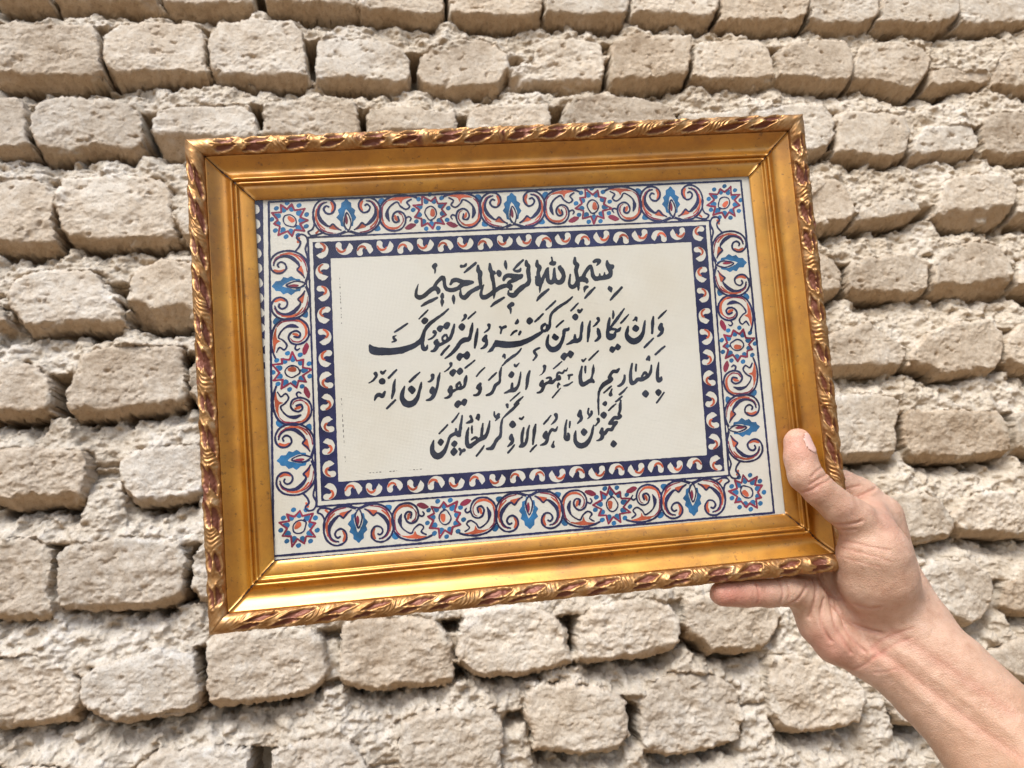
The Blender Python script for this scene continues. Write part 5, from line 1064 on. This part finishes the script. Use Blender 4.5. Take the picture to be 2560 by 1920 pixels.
for sx in (-1, 1):
    for sy in (-1, 1):
        flower(sx * 156.6, sy * 105.8, math.atan2(-sy, -sx), 12.2)
inside = rect_sd(187.0, 125.2)
ringmask = np.maximum(inside, 0)
blue = np.maximum(blue, -white)
v1, f1 = contour_mesh(np.maximum(navy, np.abs(PX) - 184), ZC + 0.15)
fbd = mesh('floral_border', v1 * MM, f1, i_navy, cloth, smooth=False)
for nm, fd, mt, z in (('blue_motif', blue, i_blue, 0.05), ('orange_motif', red, i_red, 0.08), ('maroon_motif', mar, i_mar, 0.11)):
    v, f = contour_mesh(fd, ZC + z)
    mesh(nm, v * MM, f, mt, fbd, smooth=False)
# faint stitched register marks inside the navy band
marks = [[(-124.8 + 0.02 * (66 - i * 2.1), 66 - i * 2.1, 0, -1.0) for i in range(16) if i % 5 != 4],
         [(-127.5, -18 - i * 3.6, -0.05, -1.6) for i in range(14)],
         [(-112 + i * 2.3, -71.6 + 1.3 - i * 0.03, 1.1, 0) for i in range(18) if i % 6 < 4]]
for mk in marks:
    Fd = field()
    for x, y, dx, dy in mk:
        stroke(Fd, [(x, y, 0.42), (x + dx, y + dy, 0.42)])
    v, f = contour_mesh(Fd, ZC + 0.06)
    mesh('stitch_mark', v * MM, f, i_dot, cloth, smooth=False)

# glass pane
mgl = bpy.data.materials.new('clear_glass')
mgl.use_nodes = True
nt_ = mgl.node_tree
nt_.nodes.remove(nt_.nodes['Principled BSDF'])
tr = nt_.nodes.new('ShaderNodeBsdfTransparent')
tr.inputs[0].default_value = (0.965, 0.975, 0.965, 1)
gl = nt_.nodes.new('ShaderNodeBsdfGlossy')
gl.inputs['Roughness'].default_value = 0.015
fz = nt_.nodes.new('ShaderNodeFresnel')
fz.inputs[0].default_value = 1.5
mx = nt_.nodes.new('ShaderNodeMixShader')
nt_.links.new(fz.outputs[0], mx.inputs[0])
nt_.links.new(tr.outputs[0], mx.inputs[1])
nt_.links.new(gl.outputs[0], mx.inputs[2])
df = nt_.nodes.new('ShaderNodeBsdfDiffuse')
df.inputs[0].default_value = (0.75, 0.77, 0.80, 1)
nz = nt_.nodes.new('ShaderNodeTexNoise')
nz.inputs['Scale'].default_value = 9
nz.inputs['Detail'].default_value = 7
tcg = nt_.nodes.new('ShaderNodeTexCoord')
nt_.links.new(tcg.outputs['Object'], nz.inputs['Vector'])
mr = nt_.nodes.new('ShaderNodeMapRange')
mr.inputs[1].default_value, mr.inputs[2].default_value, mr.inputs[3].default_value, mr.inputs[4].default_value = 0.38, 0.75, 0.0, 0.022
nt_.links.new(nz.outputs['Fac'], mr.inputs[0])
mx2 = nt_.nodes.new('ShaderNodeMixShader')
nt_.links.new(mr.outputs[0], mx2.inputs[0])
nt_.links.new(mx.outputs[0], mx2.inputs[1])
nt_.links.new(df.outputs[0], mx2.inputs[2])
nt_.links.new(mx2.outputs[0], nt_.nodes['Material Output'].inputs[0])
v, f = plain_box(-185, 185, -130.6, 130.6, -7.6, -7.0)
glass = mesh('glass_pane', np.array(v) * MM, [[f[1]]], mgl, frame, smooth=False)

# ------------------------------------------------------------------ the hand and forearm holding the frame (frame-local mm)
def smin(a, b, k):
    h = np.maximum(k - np.abs(a - b), 0) / k
    return np.minimum(a, b) - h * h * k * 0.25
CHAINS = [(8, [[293.2, -318.3, 120.0, 25.3], [291.7, -287.5, 50.0, 25.2], [289.5, -260.9, 32.0, 24.7], [273.4, -235.7, 14.0, 24.8], [259.1, -217.9, 2.0, 24.9]]),
 (8, [[291.1, -334.0, 110.0, 25.0], [280.8, -302.1, 44.0, 24.9], [271.5, -270.0, 24.0, 24.8], [259.3, -249.5, 10.0, 24.8], [244.9, -231.0, 0.0, 24.2]]),
 (12, [[265.9, -207.0, -8.0, 21.2], [262.1, -174.7, -22.0, 17.0], [259.8, -134.9, -26.0, 15.3], [245.8, -118.8, -28.0, 12.8]]),
 (12, [[260.3, -215.0, -12.0, 18.5], [242.7, -173.7, -28.0, 15.0], [224.8, -149.4, -30.0, 12.5]]),
 (12, [[253.9, -218.7, -12.0, 18.4], [225.7, -183.5, -28.0, 14.7], [209.7, -166.1, -28.0, 12.0]]),
 (12, [[243.6, -224.9, -6.0, 19.3], [225.0, -224.4, -12.0, 16.9], [210.0, -216.9, -14.0, 16.5], [200.3, -203.4, -17.0, 15.9], [192.1, -187.3, -18.0, 12.6]]),
 (10, [[231.2, -141.2, 9.0, 15.7], [230.4, -155.0, 10.0, 24.0], [233.7, -170.8, 6.0, 26.1], [243.2, -190.4, -2.0, 22.9], [253.9, -207.1, -4.0, 20.4]]),
 (12, [[228.8, -199.2, -26.0, 16.0], [238.8, -216.8, -20.0, 17.0]]),
 (6, [[186.0, -73.1, 8.0, 8.7], [185.0, -83.9, 11.0, 10.4], [185.4, -96.2, 14.5, 10.7], [192.9, -106.8, 17.0, 10.3], [204.4, -118.7, 17.0, 10.9], [218.4, -129.4, 14.0, 12.7], [232.2, -142.6, 7.0, 15.8]]),
 (14, [[241.9, -130.7, -8.0, 10.7], [244.0, -137.6, -8.0, 11.2]]),
 (5, [[245.8, -118.8, -28.0, 12.8], [234.6, -109.8, -28.0, 10.9], [203.9, -100.1, -25.0, 9.2], [180.0, -92.3, -23.5, 8.7]]),
 (5, [[224.8, -149.4, -30.0, 12.3], [187.2, -136.3, -24.0, 9.4], [158.2, -126.8, -23.0, 8.6]]),
 (5, [[209.7, -166.1, -28.0, 11.5], [173.0, -157.5, -24.0, 9.1], [147.1, -151.5, -22.5, 8.4]]),
 (5, [[125.5, -174.4, -5.0, 8.0], [142.5, -175.9, -6.0, 8.7], [158.6, -177.4, -7.0, 9.0], [175.5, -178.3, -9.0, 9.5], [191.1, -183.4, -15.0, 11.2]])]
CREASES = [(0.55, 0.9, [(184.2, -96.8), (188.4, -93.5), (195.3, -91.4)]),
 (0.5, 0.9, [(182.8, -101.9), (190.0, -98.3), (198.0, -96.1)]),
 (0.35, 0.8, [(186.2, -103.3), (194.2, -100.8), (200.5, -98.7)]),
 (0.5, 1, [(178.9, -108.0), (183.6, -105.7), (187.1, -103.9)]),
 (0.8, 1.1, [(193.6, -128.9), (200.5, -130.8), (209.4, -130.4), (215.1, -129.0)]),
 (0.6, 1, [(194.7, -133.7), (202.2, -135.1), (211.1, -134.5)]),
 (0.4, 0.9, [(195.9, -136.9), (203.7, -141.3), (216.4, -145.8), (228.2, -149.0)]),
 (0.35, 0.9, [(200.9, -146.2), (215.7, -151.2), (227.3, -155.9)]),
 (0.25, 0.8, [(199.2, -151.2), (208.6, -155.2), (221.3, -159.5)]),
 (1, 1.1, [(237.0, -117.0), (244.5, -114.3), (253.0, -112.5)]),
 (0.6, 1, [(227.9, -111.9), (234.1, -110.4), (240.2, -109.6)]),
 (0.5, 1, [(226.7, -102.8), (232.8, -101.6), (236.4, -101.1)]),
 (1.6, 1.6, [(202.7, -164.8), (203.3, -175.6), (205.4, -189.6), (211.5, -199.8), (221.0, -206.0), (228.7, -207.9)]),
 (0.6, 1.2, [(199.4, -176.0), (205.2, -183.4), (214.6, -188.1), (222.4, -187.9)]),
 (1, 1.3, [(195.4, -171.6), (191.0, -184.2), (186.9, -196.8)]),
 (0.9, 1.2, [(198.4, -185.0), (193.8, -195.4), (193.9, -204.0), (198.0, -213.1)]),
 (0.9, 1.2, [(205.5, -183.7), (201.6, -199.6), (204.6, -210.8), (209.7, -221.0)]),
 (0.7, 1.1, [(208.4, -189.2), (208.4, -203.3), (213.4, -214.7), (218.5, -220.6)]),
 (0.9, 1.1, [(167.7, -186.8), (176.8, -182.3), (187.1, -173.0)]),
 (0.55, 0.9, [(148.7, -168.7), (148.8, -176.1), (147.3, -181.8)]),
 (0.6, 1, [(166.5, -168.6), (166.5, -176.1), (163.9, -183.8)]),
 (0.35, 0.8, [(171.2, -169.0), (171.6, -175.5), (169.7, -181.7)]),
 (0.45, 1.1, [(222.2, -218.6), (229.8, -211.6), (238.4, -206.6), (245.5, -204.2)]),
 (0.35, 1, [(221.5, -224.3), (232.7, -215.5), (243.6, -210.3)]),
 (0.4, 1.1, [(213.0, -234.2), (219.6, -226.5), (224.4, -220.1)]),
 (0.3, 1, [(221.4, -234.2), (230.9, -230.0)]),
 (-1.1, 3.8, [(226.2, -209.9), (248.7, -232.7), (272.3, -256.7), (301.7, -287.5)]),
 (0.65, 3, [(225.0, -219.0), (241.5, -237.0), (265.8, -263.1), (290.2, -289.2)]),
 (-0.6, 3, [(220.3, -221.5), (235.5, -240.5), (259.7, -267.5)]),
 (0.35, 3.4, [(234.3, -206.6), (259.3, -228.7), (284.0, -252.9)])]
NAIL = [(188.7, -66.8), (191.5, -67.9), (193.5, -73.8), (194.2, -79.2), (192.3, -81.7), (187.8, -79.9), (185.1, -74.7), (186.3, -69.6)]
HS = 0.85
allp = np.array([p for ch in CHAINS for p in ch[1]])
lo = (allp[:, :3] - allp[:, 3:4]).min(0) - 6
hi = (allp[:, :3] + allp[:, 3:4]).max(0) + 6
dim = np.ceil((hi - lo) / HS).astype(int) + 1
VOL = np.full(dim, 60.0, np.float32)
axs = [(lo[i] + np.arange(dim[i]) * HS).astype(np.float32) for i in range(3)]
for k, ch in CHAINS:
    ch = np.array(ch, float)
    ch[:, 3] += 0.7
    pad = k + 3
    a0 = np.maximum(((ch[:, :3] - ch[:, 3:4]).min(0) - pad - lo) / HS, 0).astype(int)
    a1 = np.minimum(((ch[:, :3] + ch[:, 3:4]).max(0) + pad - lo) / HS + 2, dim).astype(int)
    sl = tuple(slice(a0[i], a1[i]) for i in range(3))
    x, y, z = np.meshgrid(*[axs[i][sl[i]] for i in range(3)], indexing='ij', sparse=True)
    D = None
    for a, b in zip(ch[:-1], ch[1:]):
        e = (b - a)[:3]
        L2 = float(e @ e) + 1e-6
        t = np.clip(((x - a[0]) * e[0] + (y - a[1]) * e[1] + (z - a[2]) * e[2]) / L2, 0, 1)
        d = np.sqrt((x - a[0] - t * e[0]) ** 2 + (y - a[1] - t * e[1]) ** 2 + (z - a[2] - t * e[2]) ** 2) - (a[3] + (b[3] - a[3]) * t)
        D = d if D is None else smin(D, d, 2.0)
    VOL[sl] = smin(VOL[sl], D.astype(np.float32), k)
for _ in range(2):                                             # soften
    for ax in range(3):
        VOL = (np.roll(VOL, 1, ax) + 2 * VOL + np.roll(VOL, -1, ax)) * 0.25
def surface_nets(A, lo, h):
    s = A < 0
    n = np.array(A.shape) - 1
    cnt = np.zeros(n, np.int32)
    acc = np.zeros((*n, 3), np.float32)
    cs = [(i, j, k) for i in (0, 1) for j in (0, 1) for k in (0, 1)]
    def sub(M, c):
        return M[c[0]:c[0] + n[0], c[1]:c[1] + n[1], c[2]:c[2] + n[2]]
    tot = sum(sub(s, c).astype(np.int8) for c in cs)
    act = (tot > 0) & (tot < 8)
    ids = np.argwhere(act)
    acc = np.zeros((len(ids), 3))
    cnt = np.zeros(len(ids))
    for c in cs:
        for ax in range(3):
            if c[ax]:
                continue
            c2 = list(c)
            c2[ax] = 1
            va = A[tuple((ids + np.array(c)).T)]
            vb = A[tuple((ids + np.array(c2)).T)]
            m = (va < 0) != (vb < 0)
            t = np.where(m, va / np.where(m, va - vb, 1), 0)
            p = np.array(c, float)[None, :].repeat(len(ids), 0)
            p[:, ax] = t
            acc += p * m[:, None]
            cnt += m
    V = lo + (ids + acc / cnt[:, None]) * h
    idm = np.full(n, -1, np.int64)
    idm[act] = np.arange(len(ids))
    Fs = []
    for ax in range(3):
        o = [a for a in range(3) if a != ax]
        sa = [slice(None)] * 3
        sb = [slice(None)] * 3
        sa[ax], sb[ax] = slice(0, -1), slice(1, None)
        ch = np.argwhere(s[tuple(sa)] != s[tuple(sb)])
        ch = ch[(ch[:, o[0]] > 0) & (ch[:, o[1]] > 0) & (ch[:, o[0]] < n[o[0]]) & (ch[:, o[1]] < n[o[1]])]
        q = []
        for d0, d1 in ((-1, -1), (0, -1), (0, 0), (-1, 0)):
            p = ch.copy()
            p[:, o[0]] += d0
            p[:, o[1]] += d1
            q.append(idm[tuple(p.T)])
        q = np.stack(q, -1)
        flip = s[tuple(ch.T)]
        if ax == 1:
            flip = ~flip
        q[~flip] = q[~flip][:, ::-1]
        Fs.append(q)
    return V, np.concatenate(Fs)
HV, HF = surface_nets(VOL, lo, HS)
def vnormals(V, F):
    a = np.cross(V[F[:, 2]] - V[F[:, 0]], V[F[:, 3]] - V[F[:, 1]])
    N = np.zeros_like(V)
    for i in range(4):
        np.add.at(N, F[:, i], a)
    return N / (np.linalg.norm(N, axis=1, keepdims=True) + 1e-9)
def relax(V, F, it):
    for _ in range(it):
        A = np.zeros_like(V)
        c = np.zeros(len(V))
        for i in range(4):
            np.add.at(A, F[:, i], V[F[:, (i + 1) % 4]] + V[F[:, (i + 3) % 4]])
            np.add.at(c, F[:, i], 2)
        V = V * 0.5 + 0.5 * A / c[:, None]
    return V
HV = relax(HV, HF, 3)
N = vnormals(HV, HF)
disp = np.zeros(len(HV))
def dist_line(P, x, y):
    d = np.full(x.shape, 1e9)
    P = catmull(np.array(P, float), False, 3)
    for a, b in zip(P[:-1], P[1:]):
        e = b - a
        t = np.clip(((x - a[0]) * e[0] + (y - a[1]) * e[1]) / (e @ e + 1e-9), 0, 1)
        d = np.minimum(d, np.hypot(x - a[0] - t * e[0], y - a[1] - t * e[1]))
    return d
front = np.clip(N[:, 2] * 3 + 0.3, 0, 1)
for dep, wd, ln in CREASES:
    d = dist_line(ln, HV[:, 0], HV[:, 1])
    disp -= dep * (1.05 if dep > 0 else 1) * np.exp(-(d / (wd * (0.75 if dep > 0 else 1))) ** 2) * front
    if dep > 0:
        disp += 0.22 * dep * np.exp(-((d - 2.3 * wd) / (1.2 * wd)) ** 2) * front
disp += 0.22 * fbm(HV[:, 0] / 9.0 + HV[:, 2] / 11, HV[:, 1] / 9.0, 800, 2)
HV2 = HV + N * disp[:, None]
def blob(x, y, r):
    return np.exp(-((HV2[:, 0] - x) ** 2 + (HV2[:, 1] - y) ** 2) / r ** 2)
red_a = np.zeros(len(HV2))
for x, y, r, a in [(181.4, -76.6, 13, 0.55), (124.9, -173.6, 12, 0.75), (141.2, -175.7, 12, 0.45), (155.7, -176.1, 10, 0.3), (183.4, -106.4, 9, 0.4), (192.8, -214.2, 14, 0.45), (208.8, -226.1, 18, 0.35), (240.2, -129.0, 14, 0.35), (200.3, -141.4, 9, 0.45), (205.9, -122.7, 10, 0.25), (220.9, -192.2, 14, 0.2)]:
    red_a += a * blob(x, y, r)
for dep, wd, ln in CREASES:
    if dep > 0:
        red_a += 0.26 * np.exp(-(dist_line(ln, HV[:, 0], HV[:, 1]) / (wd * 1.1)) ** 2) * front
axd = np.array([0.6047, -0.7965])
tan_a = np.clip(((HV2[:, :2] - np.array([248.8, -223.4])) @ axd) / 60.0, 0, 1)
mskin = Mat('skin', (0.62, 0.38, 0.27), 0.48, spec=0.45)
n1 = mskin.math('ADD', mskin.math('MULTIPLY', mskin.noise(38, 3, 0.6), 0.6), mskin.math('MULTIPLY', mskin.noise(170, 4, 0.65), 0.4))
base = mskin.ramp(n1, [(0.30, (0.42, 0.238, 0.155)), (0.50, (0.555, 0.358, 0.255)), (0.72, (0.645, 0.450, 0.345))])
base = mskin.mix(mskin.math('MULTIPLY', mskin.attr('tan'), 0.6), base, (0.43, 0.25, 0.15))
base = mskin.mix(mskin.math('MULTIPLY', mskin.attr('red'), 0.75, True), base, (0.50, 0.165, 0.125))
fleck = mskin.ramp(mskin.noise(420, 2), [(0.27, (0.80, 0.70, 0.66)), (0.36, (1, 1, 1))])
base = mskin.mix(0.5, base, fleck, 'MULTIPLY')
mskin.base(base)
mskin.p.inputs['Subsurface Weight'].default_value = 0.18
mskin.p.inputs['Subsurface Radius'].default_value = (1.0, 0.36, 0.18)
mskin.p.inputs['Subsurface Scale'].default_value = 0.004
vor = mskin.n('ShaderNodeTexVoronoi', feature='DISTANCE_TO_EDGE')
vor.inputs['Scale'].default_value = 620
mskin.l(mskin.co, vor.inputs['Vector'])
hgt_ = mskin.math('ADD', mskin.math('MINIMUM', vor.outputs['Distance'], 0.25), mskin.math('MULTIPLY', mskin.noise(240, 4), 0.9))
mskin.bump(hgt_, 0.65, 0.0009)
person = mesh('person', HV2 * MM, [HF], mskin.m, attrs={'red': np.clip(red_a, 0, 1.2), 'tan': tan_a})
person.matrix_world = FR
tag(person, 'bare hand and forearm of a person gripping the lower right corner of the frame', 'person')
# thumb nail
np_ = np.array(NAIL, float)
ins = (sd_poly(catmull(np_, True, 3), HV2[:, 0].astype(np.float32), HV2[:, 1].astype(np.float32)) < 0) & (HV2[:, 2] > 2) & (N[:, 2] > -0.55)
sel = ins[HF].all(1)
if sel.sum() > 4:
    F = HF[sel]
    us, inv = np.unique(F.ravel(), return_inverse=True)
    dn = -sd_poly(catmull(np_, True, 3), HV2[us, 0].astype(np.float32), HV2[us, 1].astype(np.float32))
    NV = HV[us] + N[us] * (np.clip(dn / 0.8, 0, 1) * 0.75 - 0.12)[:, None]
    mn = Mat('nail', (0.66, 0.43, 0.36), 0.28)
    nail = mesh('thumbnail', NV * MM, [inv.reshape(-1, 4)], mn.m, person)
